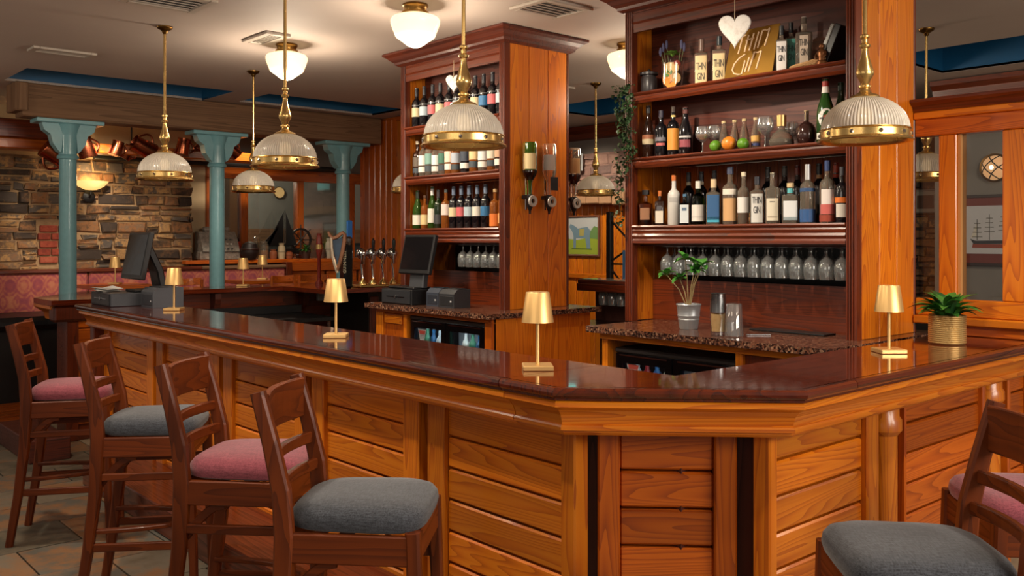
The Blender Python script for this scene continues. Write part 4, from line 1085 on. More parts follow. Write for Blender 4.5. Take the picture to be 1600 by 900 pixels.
# sign
sg = thing('gold_sign', 'gold metal sign lettered THIN GIN leaning on the top shelf', 'sign', (XR + .03, y_on(1173, XR + .05), SH[0] + .001))
tilt = Matrix.Rotation(math.radians(16), 4, 'Y')          # leans back, faces -X
FR = tilt @ Matrix(((0, 0, -1, 0), (-1, 0, 0, 0), (0, 1, 0, 0), (0, 0, 0, 1)))
sign_m = flat((186, 140, 62), .3, .85)
MB().box((-.146, 0, 0), (.142, .265, .006), .002, FR).build('plate', sign_m, sg)
ST_ = [[(-.115, .225), (-.065, .232)], [(-.088, .226), (-.098, .13)], [(-.05, .228), (-.058, .135)], [(-.018, .234), (-.03, .138)], [(-.062, .20), (-.012, .208)], [(.012, .236), (.0, .14)],
       [(.034, .238), (.022, .145)], [(.034, .238), (.05, .242), (.066, .236), (.08, .246)], [(.078, .244), (.066, .15)],
       [(-.05, .122), (-.085, .105), (-.112, .075), (-.118, .045), (-.105, .022), (-.075, .012), (-.052, .012), (-.045, .085)], [(-.02, .10), (-.034, .02)], [(.006, .125), (-.012, .02)], [(.006, .125), (.03, .12), (.05, .124)], [(.05, .126), (.036, .028)]]
for stv in ST_:
    MB().tube([(p[0] * .95 + .012, p[1], .009) for p in stv], .0042, 6, FR).build('letter_stroke', flat((236, 200, 158), .4), sg)
# hearts
def heart(label, X, Y, z, s, ztop):
    t = thing('hanging_heart', label, 'ornament', (X, Y, z), 0, 'whitewashed hanging hearts')
    pts = []
    for i in range(40):
        a = 2 * PI * i / 40
        hx = 16 * math.sin(a) ** 3; hz = 13 * math.cos(a) - 5 * math.cos(2 * a) - 2 * math.cos(3 * a) - math.cos(4 * a)
        if hz < 0: hz *= 1.35
        pts.append((hx / 34 * s, hz / 34 * s))
    R_ = Matrix.Rotation(FACE + PI, 4, 'Z'); m = MB(); n = len(pts)
    lay = [(-.010, .80), (-.008, .94), (0, 1.0), (.008, .94), (.010, .80)]
    vs = [(d, p[0] * k, p[1] * k) for (d, k) in lay for p in pts]
    fs = [(j * n + i, j * n + (i + 1) % n, (j + 1) * n + (i + 1) % n, (j + 1) * n + i) for j in range(4) for i in range(n)] + [tuple(reversed(range(n))), tuple(range(4 * n, 5 * n))]
    m.add(vs, fs, True, R_).build('heart', speckle('whitewash', [(196, 184, 172), (232, 226, 218), (238, 234, 228)], 40, .8, .3), t)
    MB().tube([(0, 0, .2 * s), (0, 0, ztop - z)], .0018, 6).build('string', flat((190, 170, 140), .8), t)
Xh = XR - .075; heart('white wooden heart hanging on the right cabinet beside the gold sign', Xh, y_on(1148, Xh), z_on_x(1148, 42, Xh), .17, 2.88)
Xh = XL - .06; heart('white wooden heart hanging on the left cabinet beside the pendant', Xh, y_on(709, Xh), z_on_x(709, 127, Xh), .125, 2.80)
# terrarium vase
tv = thing('terrarium_vase', 'glass vase of dried fruit slices topped with a succulent and lavender', 'vase', (XS, y_on(1051, XS), SH[0]), 0)
MB().lathe([(0, .002), (.05, .002), (.058, .05), (.066, .17), (.064, .17), (.056, .05), (.048, .006), (0, .006)], 28).build('glass', CLEAR, tv)
rr = random.Random(3)
for (a, z, c, s) in ((3.6, .035, (226, 140, 40), .03), (3.0, .06, (230, 130, 30), .034), (4.2, .065, (214, 170, 110), .03), (3.4, .115, (206, 170, 112), .036), (3.9, .12, (210, 176, 120), .03), (3.2, .095, (84, 120, 50), .026), (2.8, .105, (96, 130, 60), .022), (4.4, .14, (176, 60, 40), .022), (3.7, .075, (236, 214, 190), .02)):
    MB().lathe([(0, -.004), (s, -.004), (s * 1.05, 0), (s, .004), (0, .004)], 16, Matrix.Translation((.042 * math.cos(a), .042 * math.sin(a), z)) @ Matrix.Rotation(a, 4, 'Z') @ Matrix.Rotation(PI / 2 + rr.uniform(-.3, .3), 4, 'Y')).build('dried_slice', flat(c, .7, noise=.3), tv)
MB().ball((0, 0, .08), .045, 14, 1.7).build('moss_filling', flat((84, 54, 34), .9, noise=.4), tv)
def leaf_mesh(L, w, bend, M, n=6, mb=None):
    mb = mb or MB(); vs = []
    for i in range(n + 1):
        t = i / n; ww = w * math.sin(PI * min(1, t * .92 + .06)) ** .8; x = L * t; z = bend * (t - t * t) * L * 2 - bend * .35 * L * t * t
        vs += [(x, -ww / 2, z + ww * .12), (x, 0, z - ww * .06), (x, ww / 2, z + ww * .12)]
    fs = []
    for i in range(n):
        for k in (0, 1): fs.append((3 * i + k, 3 * i + k + 1, 3 * i + k + 4, 3 * i + k + 3))
    return mb.add(vs, fs, True, M)
m = MB()
for ring, (nn, L, e) in enumerate(((7, .055, .35), (6, .045, .8), (4, .032, 1.15))):
    for i in range(nn):
        leaf_mesh(L, .03, .3, Matrix.Translation((0, 0, .19)) @ Matrix.Rotation(2 * PI * i / nn + ring * .4, 4, 'Z') @ Matrix.Rotation(-e, 4, 'Y'), 5, m)
m.build('succulent', flat((110, 150, 60), .5, noise=.3), tv)
for (dy, dx, h) in ((.06, 0, .10), (.045, .01, .12), (-.055, 0, .10), (-.065, .01, .08), (.07, -.01, .07)):
    q = MB().tube([(dx, dy * .8, .16), (dx, dy, .17 + h * .5), (dx, dy * 1.15, .17 + h)], [.002, .002, .001], 6).build('lavender_stem', flat((110, 120, 80), .7), tv)
    MB().ball((0, 0, 0), .009, 8, 3).build('lavender_head', flat((92, 92, 126), .8), q)
    q.children[0].location = Vector((dx, dy * 1.12, .17 + h * .8)) - q.location
# black lidded jar by the ivy
j = tag(MB().lathe([(0, 0), (.042, 0), (.046, .01), (.046, .085), (.04, .095), (.04, .10), (.052, .105), (.052, .118), (.01, .125), (0, .125)], 24).build('lidded_jar', flat((52, 48, 50), .35), None, origin=(0, 0, 0)), 'dark lidded jar between the ivy and the terrarium vase', 'jar')
j.location = (XS - .01, y_on(1014, XS - .01), SH[0] + .001)
MB().ball((0, 0, .13), .01, 10).build('knob', IRON, j)
# figurine, driftwood, leaning album
fg = thing('seated_figurine', 'small bronze seated figurine at the right end of the top shelf', 'figurine', (XS - .065, y_on(1288, XS - .065) + .014, SH[0] + .001))
bz = flat((120, 76, 44), .35, .7)
MB().lathe([(0, 0), (.03, 0), (.028, .012), (.02, .02), (.018, .035), (.022, .055), (.016, .07), (.007, .078), (0, .078)], 16).build('body', bz, fg)
MB().ball((0, 0, .088), .013, 12, 1.2).build('head', bz, fg)
for s in (-1, 1): MB().tube([(-.0, s * .02, .06), (-.014, s * .026, .04), (-.024, s * .012, .028)], .006, 6).build('arm', bz, fg)
dw = thing('driftwood', 'twisted piece of driftwood lying in front of the clear bottle', 'driftwood', (XS - .062, y_on(1258, XS - .062) + .01, SH[0] + .001))
for k_ in range(5):
    a = k_ * .5
    MB().tube([(0, .07 - .03 * k_, .008), (.004 * k_ - .01, .03 - .03 * k_, .012 + .004 * k_), (-.005, -.02 - .025 * k_, .02 + .006 * (k_ % 3))], [.008, .01, .003], 6).build('branch', flat((176, 134, 88), .8, noise=.3), dw)
al = thing('leaning_album', 'dark album with a silver speckled spine leaning at the right jamb', 'album', (XS, y_on(1302, XS) + .07, SH[0] + .022))
Ra = Matrix.Rotation(math.radians(24), 4, 'X')
MB().box((-.05, -.062, 0.012), (.09, -.03, .20), .003, Ra).build('cover', BLACKP, al)
MB().box((-.053, -.03, .012), (.09, -.008, .195), .004, Ra).build('spine', speckle('glitter', [(40, 40, 40), (120, 116, 108), (190, 186, 176)], 120, .3), al)

# --- right cabinet, second shelf
GS = 'bottles on the second shelf of the right cabinet'
X2s = XR + .09
bottle('black liqueur bottle with brown label at the left end, beside the ivy', 1013, X2s, SH[1], 166, .036, 'burg', BG_BROWN, (30, 26, 26), [((150, 90, 60), .36, .44, 60), ((190, 174, 140), .26, .36, 60)], GS, .86)
bottle('black liqueur bottle with small pink mark, second from the ivy', 1033, X2s, SH[1], 174, .037, 'spirit', BG_WINE, (48, 44, 60), [((120, 116, 124), .34, .42, 50), ((190, 100, 96), .24, .30, 40)], GS, .86)
bottle('black bottle with an arched orange label', 1052, X2s, SH[1], 168, .034, 'spirit', BG_WINE, (60, 44, 34), [((226, 150, 60), .12, .56, 62), ((236, 200, 120), .80, .84, 100)], GS, .9)
bottle('bulging black bottle with red ribbon neck right of the orange label', 1071, X2s, SH[1], 169, .040, 'burg', BG_WINE, (90, 40, 34), [((206, 200, 200), .36, .40, 50), ((150, 70, 80), .16, .32, 45)], GS, .88)
def goblet(label, u, X, z, s=1.0, full=None, grp='stemmed glasses on the second shelf'):
    o = MB().lathe([(0, .001), (.032 * s, .001), (.032 * s, .003), (.006 * s, .008), (.004 * s, .02), (.004 * s, .06 * s), (.02 * s, .07 * s), (.038 * s, .09 * s), (.042 * s, .115 * s), (.037 * s, .15 * s), (.0355 * s, .15 * s), (.040 * s, .115 * s), (.036 * s, .092 * s), (.0, .072 * s)], 24).build('stemmed_glass', glass('stemware', (244, 246, 246), .9, .06), None, origin=(0, 0, 0))
    o.location = (X, y_on(u, X), z); tag(o, label, 'glass', grp)
    if full: MB().lathe([(0, .076 * s), (.016 * s, .078 * s), (.032 * s, .095 * s), (.035 * s, .107 * s), (0, .107 * s)], 20).build('drink', flat(full, .2), o)
    return o
goblet('cocktail glass with pale amber drink beside the black bottles', 1098, X2s - .02, SH[1], .95, (206, 150, 96))
goblet('empty cocktail glass behind the left lime', 1117, X2s + .05, SH[1], 1.0)
goblet('balloon gin glass left of the decanter', 1196, X2s - .01, SH[1], 1.05)
goblet('balloon gin glass behind the decanter', 1237, X2s + .07, SH[1], .85)
def fruit(label, u, r, c, cat):
    o = MB().ball((0, 0, r * .97), r, 20, .97).build(cat, speckle(cat + '_skin', c, 60, .35, .12), None, origin=(0, 0, 0))
    X = X2s - .035; o.location = (X, y_on(u, X), SH[1] + .0005); tag(o, label, cat)
    MB().lathe([(0, r * 1.935), (.005, r * 1.94), (.003, r * 1.96), (0, r * 1.965)], 8).build('stalk', flat((84, 74, 40), .8), o)
fruit('green lime left of the orange on the second shelf', 1118, .032, [(80, 130, 30), (104, 156, 44)], 'lime')
fruit('orange on the second shelf between two limes', 1139, .039, [(216, 120, 34), (234, 146, 50)], 'orange')
fruit('green lime right of the orange on the second shelf', 1161, .031, [(80, 130, 30), (104, 156, 44)], 'lime')
for (u, d, lb_) in ((1131, 'behind the orange at its left', ()), (1148, 'between the orange and the right lime', ()), (1163, 'behind the right lime', ()), (1181, 'with an orange and blue label', (((222, 170, 90), .26, .44, 70), ((60, 70, 120), .12, .2, 60)))):
    bottle('small clear tonic bottle %s' % d, u, X2s + .03, SH[1], .165, .024, 'tonic', BG_CLEAR, (206, 180, 130), list(lb_), 'tonic bottles on the second shelf', .94, 1.12)
o = bottle('wide glass decanter with gold stopper and dark spirit', 1221, X2s - .01, SH[1], .155, .062, 'decanter', BG_CLEAR, (206, 168, 110), [], GS, .66, 1.3, metal=1.0)
MB().lathe([(0, .004), (.046, .004), (.058, .016), (.056, .034), (0, .034)], 24).build('spirit', flat((44, 16, 12), .1), o)
bottle('round dark bronze bottle left of the green vermouth', 1260, X2s, SH[1], .165, .047, 'globe', flat((58, 34, 30), .14, .3, .5), (200, 176, 130), [], GS, .72, 1.0, metal=.8)
o = bottle('tall green vermouth bottle with red cap and round white emblem', 1290, X2s - .02, SH[1], 124, .042, 'burg', flat((30, 66, 22), .1, 0, .5), (150, 40, 30), [((220, 214, 206), .78, .88, 90), ((216, 210, 200), .05, .15, 70)], GS, .88)
Me = Matrix.Translation((.0425, 0, .14)) @ Matrix.Rotation(PI / 2, 4, 'Y')
hh = .13
e = MB(); k = 24
e.add([(.0435 * math.cos(math.sin(2 * PI * i / k) * .85), .0435 * math.sin(math.sin(2 * PI * i / k) * .85), .115 + .046 * math.cos(2 * PI * i / k)) for i in range(k)], [tuple(range(k))]).build('emblem', flat((226, 222, 214), .5), o)
e = MB(); e.add([(.0446 * math.cos(math.sin(2 * PI * i / k) * .3), .0446 * math.sin(math.sin(2 * PI * i / k) * .3), .115 + .015 * math.cos(2 * PI * i / k)) for i in range(k)], [tuple(range(k))]).build('emblem_disc', flat((170, 60, 44), .5), o)
MB().lathe([(.0450, .1115), (.0450, .1185)], 12, None, a0=-.7, a1=.7).build('emblem_bar', flat((30, 30, 34), .5), o)
bottle('green bottle almost hidden behind the pendant and jamb', 1314, X2s + .06, SH[1], .29, .038, 'burg', flat((30, 52, 26), .1, 0, .5), (40, 60, 50), [], GS, .88)

# --- right cabinet, third shelf
GB = 'gin and spirit bottles on the lowest shelf of the right cabinet'
XF, XK = XR + .08, XR + .20
Z = SH[2]
bottle('square smoky bottle with a wide black stopper at the left end', 1009, XF, Z, 298, .036, 'squat', bottle_glass('smoky', (196, 150, 110), .1), (26, 24, 26), [((150, 104, 72), .16, .5, 36)], GB, .88, 2.3)
bottle('small dark bottle with amber top and white script label', 1031, XF - .01, Z, 299, .026, 'square', BG_BROWN, (196, 110, 50), [((214, 204, 186), .06, .42, 40)], GB, .86, 1.2)
bottle('frosted white bottle with an orange cap', 1053, XF, Z, 275, .034, 'spirit', flat((206, 202, 196), .35), (206, 110, 44), [((176, 172, 168), .46, .56, 40)], GB, .90, 1.15)
bottle('pale blue square bottle with white and blue label', 1070, XF - .01, Z, 304, .030, 'square', bottle_glass('pale_blue', (150, 196, 220)), (70, 110, 140), [((206, 214, 216), .06, .66, 38), ((70, 100, 130), .46, .56, 22)], GB)
bottle('green bottle with white cap and white label on the lowest shelf', 1091, XF, Z, 284, .034, 'spirit', bottle_glass('mid_green', (60, 130, 50)), (222, 220, 208), [((226, 220, 212), .08, .46, 75), ((90, 90, 110), .17, .185, 75)], GB, .84, 1.3)
bottle('square clear bottle with a deep blue picture label', 1115, XF - .01, Z, 281, .038, 'square', BG_CLEAR, (218, 190, 150), [((46, 90, 136), .10, .66, 40), ((66, 164, 190), .05, .17, 40)], GB, .82, 1.2)
bottle('tall clear bottle with white shoulder label and patterned body', 1141, XF, Z, 262, .040, 'spirit', BG_CLEAR, (70, 76, 100), [((222, 214, 200), .52, .62, 70), ((206, 160, 110), .06, .46, 60)], GB, .88, 1.25)
bottle('clear bottle with white label right of the tall patterned one', 1162, XF - .01, Z, 270, .031, 'spirit', BG_CLEAR, (224, 208, 178), [((224, 220, 214), .22, .52, 75)], GB, .93, 1.2)
bottle('square bottle lettered THIN GIN with white label on the lowest shelf', 1183, XF - .01, Z, 277, .034, 'square', BG_CLEAR, (44, 44, 52), [((214, 212, 206), .03, .64, 40)], GB, .84, 1.2, txt=('THIN/GIN', .5, .05, (50, 50, 56), .45))
bottle('square clear bottle with cream label and open neck', 1207, XF - .01, Z, 271, .036, 'square', BG_CLEAR, (190, 180, 150), [((222, 212, 190), .06, .50, 38), ((70, 60, 50), .42, .44, 20), ((120, 84, 60), .12, .14, 34)], GB, .95, 1.0)
bottle('square bottle with turquoise neck band and white label', 1235, XF - .01, Z, 287, .040, 'square', BG_CLEAR, (214, 186, 140), [((218, 220, 220), .08, .56, 40), ((90, 176, 190), .08, .16, 40), ((90, 180, 186), .76, .88, 180)], GB, .90, 1.25)
bottle('tall bottle half full of blue spirit with a silver neck', 1262, XF - .01, Z, 258, .036, 'spirit', BG_CLEAR, (196, 196, 198), [((40, 84, 140), .02, .24, 179), ((44, 76, 120), .54, .60, 120)], GB, .74, 1.1, metal=.6)
bottle('tall bottle with red and green fruit label and steel pourer', 1293, XF - .01, Z, 252, .037, 'spirit', BG_CLEAR, (50, 70, 120), [((224, 214, 208), .30, .54, 50), ((196, 96, 90), .14, .30, 60), ((150, 60, 40), .02, .13, 160)], GB, .84, 1.1)
bottle('dark bottle with white label against the right jamb', 1316, XF, Z, 262, .032, 'spirit', BG_WINE, (70, 70, 76), [((222, 216, 204), .10, .34, 60), ((226, 120, 40), .36, .46, 90)], GB, .86)
for (u, d, c, cp) in ((1076, 'with cream neck band behind the pale blue bottle', (206, 190, 160), (34, 32, 40)), (1096, 'with cream neck band behind the green bottle', (206, 190, 160), (34, 32, 40)), (1116, 'behind the blue picture label', (206, 150, 120), (40, 38, 44)), (1200, 'behind the cream labelled bottle', (60, 40, 34), (50, 46, 44)), (1226, 'with a grey top in the back row', (60, 40, 34), (92, 88, 84)), (1246, 'with a dark red top in the back row', (60, 40, 34), (120, 44, 34)), (1280, 'with black top between the blue and the fruit label bottles', (196, 150, 100), (26, 24, 26)), (1306, 'with an orange red top behind the fruit label bottle', (170, 60, 34), (186, 70, 40))):
    bottle('dark back row bottle %s' % d, u, XK + .05, Z, .30, .034, 'wine', BG_WINE, cp, [(c, .76, .82, 180)], 'back row bottles on the lowest shelf', .84)

# --- hanging glasses
def wine_glass_mesh():
    return MB().lathe([(0, 0), (.033, 0), (.033, -.002), (.008, -.006), (.0045, -.012), (.004, -.036), (.010, -.046), (.030, -.064), (.039, -.092), (.038, -.122), (.033, -.155), (.0315, -.155), (.0365, -.122), (.0375, -.092), (.029, -.066), (.0, -.048)], 20).mesh('wine_glass', glass('stemware', (244, 246, 246), .9, .06), (0, 0, 0), 60)
wg = wine_glass_mesh()
def rack(label, grp, X, ya, yb, n, z, off=0.0):
    for i in range(n):
        o = place('wine_glass', wg, (X, ya + (yb - ya) * (i + .5) / n + off, z)); tag(o, '%s, %s from the right' % (label, ORD[i]), 'glass', grp)
rack('front row wine glass hanging under the right cabinet', 'front row of glasses under the right cabinet', XR + .075, 2.17, 3.30, 14, 1.5275)
rack('back row wine glass hanging under the right cabinet', 'back row of glasses under the right cabinet', XR + .33, 2.17, 3.30, 13, 1.5275, .02)
rack('middle row wine glass hanging under the right cabinet', 'middle row of glasses under the right cabinet', XR + .20, 2.17, 3.36, 14, 1.5275, -.01)
rack('upside down wine glass under the left cabinet', 'glasses under the left cabinet', XL + .075, 4.60, 5.10, 6, 1.5275)
rack('upside down glass under the passage shelf', 'glasses under the passage shelf', 5.03, 3.55, 4.70, 13, 1.232)

# --- things on the right granite worktop
bp_ = at_z(1076, 514, GZ); bp_.z = GZ + .0005
bu = thing('bucket_plant', 'leafy plant with thin stems in a ridged galvanised bucket', 'potted plant', bp_)
zin = flat((176, 180, 184), .38, .6, noise=.15)
MB().lathe([(0, 0), (.046, 0), (.048, .004), (.053, .045), (.0555, .05), (.0535, .055), (.056, .065), (.0585, .07), (.0565, .075), (.062, .122), (.066, .127), (.064, .131), (.060, .127), (.054, .07), (.046, .008), (0, .008)], 32).build('bucket', zin, bu)
MB().lathe([(0, .112), (.058, .112)], 20).build('soil', flat((50, 36, 26), .95), bu)
rr = random.Random(11)
for (tip, lean) in (((-.05, .105, .28), 0), ((.0, .02, .36), 0), ((.01, -.05, .31), 0), ((.02, -.02, .30), 0), ((-.01, .05, .26), 0), ((.0, -.085, .33), 0)):
    tx, ty, tz = tip
    q = MB().tube([(0, ty * .1, .11), (tx * .4, ty * .45, .11 + (tz - .11) * .55), (tx, ty, tz)], [.0035, .003, .002], 6).build('stem', flat((140, 120, 80), .7), bu)
    for i in range(11):
        m = leaf_mesh(.058 + rr.uniform(-.015, .018), .034, .25, Matrix.Rotation(2 * PI * i / 5.5 + rr.uniform(-.3, .3), 4, 'Z') @ Matrix.Rotation(-rr.uniform(-.3, .9), 4, 'Y'), 5)
        lf = m.build('leaf', LEAF, q, origin=(0, 0, 0)); lf.location = Vector(tip) - q.location
tb = at_z(1122, 524, GZ)
tum = thing('straw_tumbler', 'tall glass with kraft paper straws and a steel tin on top', 'tumbler', (tb.x, tb.y, GZ + .0005))
MB().lathe([(0, .001), (.036, .001), (.039, .11), (.0375, .11), (.0345, .006), (0, .006)], 28).build('glass', glass('tumbler_glass', (245, 246, 246), .3), tum)
MB().lathe([(.031, .02), (.034, .105), (.0, .105)], 24).build('straw_bundle', speckle('kraft', [(214, 166, 106), (236, 194, 138)], 70, .8), tum)
MB().lathe([(.0385, .112), (.036, .20), (.037, .204), (.034, .205), (0, .205)], 28).build('steel_tin', STEEL, tum)
gb = at_z(1147, 526, GZ)
gs = thing('upturned_mixing_glass', 'cut mixing glass turned upside down over a coupe', 'glass', (gb.x, gb.y, GZ + .0005))
MB().lathe([(.042, .002), (.044, .004), (.036, .155), (.034, .158), (0, .158)], 32, ripple=.0008, nr=16).lathe([(.040, .002), (.033, .15), (0, .15)], 24).build('mixing_glass', glass('cut_glass', (240, 242, 242), .35, .05), gs)
MB().lathe([(0, .003), (.03, .003), (.005, .01), (.004, .04), (.026, .06), (.03, .075)], 20).build('coupe', CLEAR, gs)
tg = at_z(1184, 524, GZ)
to = thing('bar_tongs', 'pair of flat steel bar tongs lying on the granite', 'tongs', (tg.x, tg.y, GZ + .0005), -.72)
for s in (0, 1): MB().box((-.055, s * .012 - .01, .002), (.06, s * .012 - .004, .005)).build('arm', STEEL, to)
pl = tag(MB().box((4.035, 2.30, GZ + .0005), (4.15, 2.72, GZ + .008), .002).build('black_tray', BLACKP), 'thin black tray lying at the back of the right granite worktop', 'tray')

# --- plant in a brass ribbed pot on the short bar
pp = at_z(1480, 537, 1.1)
pt = thing('brass_pot_plant', 'bushy green plant in a ribbed brass pot on the short bar', 'potted plant', (pp.x, pp.y, 1.1005))
prof = [(0, 0), (.072, 0)]
for i in range(14):
    z = .004 + i * .0088; prof += [(.076, z), (.0785, z + .003), (.0785, z + .006), (.076, z + .0088)]
prof += [(.078, .128), (.074, .13), (.072, .11)]
MB().lathe(prof, 40).build('pot', flat((186, 154, 100), .38, .75), pt)
MB().lathe([(0, .115), (.073, .115)], 24).build('soil', flat((46, 34, 24), .95), pt)
rr = random.Random(5)
for i in range(64):
    a = rr.uniform(0, 2 * PI); e = rr.uniform(.25, 1.3); L = rr.uniform(.08, .15)
    m = leaf_mesh(L, rr.uniform(.038, .056), rr.uniform(.25, .6), Matrix.Rotation(a, 4, 'Z') @ Matrix.Rotation(-e, 4, 'Y'), 6)
    lf = m.build('leaf', LEAF if rr.random() < .65 else LEAFD, pt, origin=(0, 0, 0)); lf.location = (.03 * math.cos(a), .03 * math.sin(a), .112)

# --- ivy trailing down the left jamb of the right cabinet
iv = thing('trailing_ivy', 'dark green ivy trailing down the left jamb of the right cabinet', 'plant', (XR - .03, R1 - .04, SH[0] - .7))
m = MB(); st = MB(); rr = random.Random(9)
for s in range(5):
    pts = []; y0 = -.02 + .025 * s - .04
    for i in range(12):
        t_ = i / 11; pts.append((-.01 - .018 * math.sin(t_ * 3 + s) * (1 if i else 0) - .012, y0 + .02 * math.sin(i * .9 + s * 2), .74 - (.28 + .13 * s) * t_ - .0))
    st.tube(pts, .0015, 5)
    for i in range(70 + s * 8):
        q = pts[int(rr.random() * 11)]; q2 = pts[min(11, int(rr.random() * 11) + 1)]
        p = Vector(q).lerp(Vector(pts[min(11, pts.index(q) + 1)]), rr.random()) + Vector((rr.uniform(-.02, .004), rr.uniform(-.028, .028), rr.uniform(-.01, .01)))
        leaf_mesh(rr.uniform(.018, .032), rr.uniform(.016, .026), .3, Matrix.Translation(p) @ Matrix.Rotation(rr.uniform(0, 2 * PI), 4, 'Z') @ Matrix.Rotation(rr.uniform(-.2, 1.2), 4, 'Y'), 3, m)
m.build('foliage', flat((46, 70, 38), .5, noise=.5), iv, origin=(0, 0, 0)); st.build('stems', flat((70, 60, 36), .8), iv, origin=(0, 0, 0))

# ================================================================== optics on the side of the left cabinet
def optic(label, u, Y, X=None, gm=None, full=(30, 12, 10), lab=None, card=None):
    X = x_on(u, Y) if X is None else X
    zb, zt = 1.735, 2.215
    t = thing('spirit_optic', label, 'optic', (X, Y, zb), 0, 'upturned spirit optics')
    MB().tube([(.0, .04, .03), (.0, .04, .46)], .006, 8).build('rail', CHROME, t)
    MB().box((-.03, -.01, .10), (.03, .05, .125), .004).build('clamp', BLACKP, t)
    MB().lathe([(0, .475), (.044, .475), (.049, .462), (.049, .29), (.043, .26), (.022, .225), (.014, .20), (.013, .13), (0, .13)], 24).build('bottle', gm, t)
    if full: MB().lathe([(0, .275), (.0495, .275), (.0495, .288), (.0437, .259), (.0227, .224), (.0, .205)], 24).build('spirit', flat(full, .12), t)
    if lab: MB().lathe([(.0502, .295), (.0502, .40)], 10, None, a0=FACE + .3 - .9, a1=FACE + .3 + .9).build('label', flat(lab, .55), t)
    if card: MB().box((-.035, -.052, .16), (.035, -.048, .25), .001).build('slate_card', flat((40, 44, 50), .7), t)
    MB().lathe([(0, .13), (.02, .13), (.024, .115), (.024, .06), (.018, .04), (.008, .02), (.007, 0), (0, 0)], 16).build('measure', BLACKP, t)
    d = MB().lathe([(.016, -.005), (.036, -.007), (.039, 0), (.036, .007), (.016, .005)], 24, Matrix.Translation((-.0, -.028, .085)) @ Matrix.Rotation(PI / 2 - .0, 4, 'X')).build('dial', flat((206, 204, 198), .3, .4), t)
    return t
optic('upturned green whiskey bottle with cream label on an optic, left one', 828, L0 - .055, None, BG_GREEN, (26, 10, 8), (214, 196, 146))
optic('upturned clear bottle on an optic with a small slate card', 858, L0 - .055, None, BG_CLEAR, None, (206, 208, 204), True)
optic('upturned bottle half full of dark spirit on the rear corner optic', 898, L0 + .03, XL + .68, BG_CLEAR, (58, 16, 12), (190, 150, 100))

# ================================================================== tills
def till_screen(parent, X, y0, y1, z0, z1, lean):
    R = Matrix.Translation((X, 0, z0)) @ Matrix.Rotation(lean, 4, 'Y')
    h = (z1 - z0) / math.cos(lean)
    s = MB().box((0, y0, 0), (.035, y1, h), .006, R).build('screen', BLACKP, parent, world=True)
    MB().box((-.002, y0 + .018, .03), (.002, y1 - .018, h - .018), 0, R).build('display', flat((12, 12, 15), .1), s, world=True)
t = thing('cash_box', 'black cash drawer with a lock slot on the bar, left end', 'cash drawer', (2.3, 6.74, 1.1005))
B((2.10, 6.53, 1.1005), (2.49, 6.95, 1.192), .004).build('case', GREYP, t, world=True)
d = B((2.094, 6.55, 1.108), (2.102, 6.93, 1.186), .003).build('drawer_front', BLACKP, t, world=True)
B((2.091, 6.62, 1.15), (2.096, 6.86, 1.154)).build('slot', flat((180, 180, 182), .3, 1.0), d, world=True)
MB().lathe([(0, -.004), (.012, -.004), (.012, .004), (0, .004)], 14, Matrix.Translation((2.092, 6.73, 1.152)) @ Matrix.Rotation(PI / 2, 4, 'Y')).build('lock', STEEL, d, world=True)
t = thing('till_terminal', 'black touch screen till standing on the left cash drawer', 'till', (2.3, 6.6, 1.193))
till_screen(t, 2.24, 6.36, 6.76, 1.29, 1.615, .20)
MB().bar([(2.45, 6.56, 1.20), (2.42, 6.56, 1.35), (2.34, 6.56, 1.52)], .16, .05).build('stand', BLACKP, t, world=True)
B((2.27, 6.54, 1.193), (2.48, 6.75, 1.212), .006).build('foot', BLACKP, t, world=True)
t = thing('receipt_papers', 'small heap of white papers on the left cash drawer', 'paper', (2.17, 6.86, 1.193))
for k_, (a, z) in enumerate(((.2, .0), (-.15, .006), (.4, .014))):
    MB().add([(-.07, -.1, z), (.07, -.1, z + .004), (.08, .02, z + .014 + .004 * k_), (.05, .1, z + .004), (-.06, .1, z + .016)], [(0, 1, 2, 3, 4)], False, Matrix.Rotation(a, 4, 'Z')).add([(-.07, -.1, z + .001), (.07, -.1, z + .005), (.08, .02, z + .015 + .004 * k_), (.05, .1, z + .005), (-.06, .1, z + .017)], [(4, 3, 2, 1, 0)], False, Matrix.Rotation(a, 4, 'Z')).build('sheet', flat((226, 224, 220), .7), t)
def printer(label, X0, Y0, w, d_, h, c=(70, 73, 80), z0=1.1005):
    t = thing('receipt_printer', label, 'printer', (X0 + w / 2, Y0 + d_ / 2, z0))
    pr = [(X0, z0), (X0 + w, z0), (X0 + w, z0 + h), (X0 + .03, z0 + h), (X0, z0 + h - .03)]
    m = MB(); n = 5
    m.add([(p[0], Y0, p[1]) for p in pr] + [(p[0], Y0 + d_, p[1]) for p in pr], [tuple(range(n)), tuple(reversed(range(n, 2 * n)))] + [(i, n + i, n + (i + 1) % n, (i + 1) % n) for i in range(n)])
    m.build('case', flat(c, .4), t, world=True)
    B((X0 - .003, Y0 + .015, z0 + .015), (X0 + .002, Y0 + d_ - .015, z0 + h - .045), .002).build('front_cover', flat(tuple(int(q * .75) for q in c), .4), t, world=True)
    B((X0 - .005, Y0 + .025, z0 + .04), (X0 - .002, Y0 + .04, z0 + .05)).build('button', flat((190, 192, 196), .4), t, world=True)
    B((X0 + .05, Y0 + .01, z0 + h), (X0 + w - .02, Y0 + d_ - .01, z0 + h + .006), .003).build('lid', flat(tuple(int(q * .6) for q in c), .4), t, world=True)
printer('grey receipt printer on the bar between the left till and a gold lamp', 2.28, 6.24, .21, .22, .135)
t = thing('cash_box', 'black cash drawer with a keyhole on the left granite worktop', 'cash drawer', (3.9, 5.5, 1.1005))
B((3.73, 5.28, 1.1005), (3.93, 5.66, 1.21), .004).build('case', BLACKP, t, world=True)
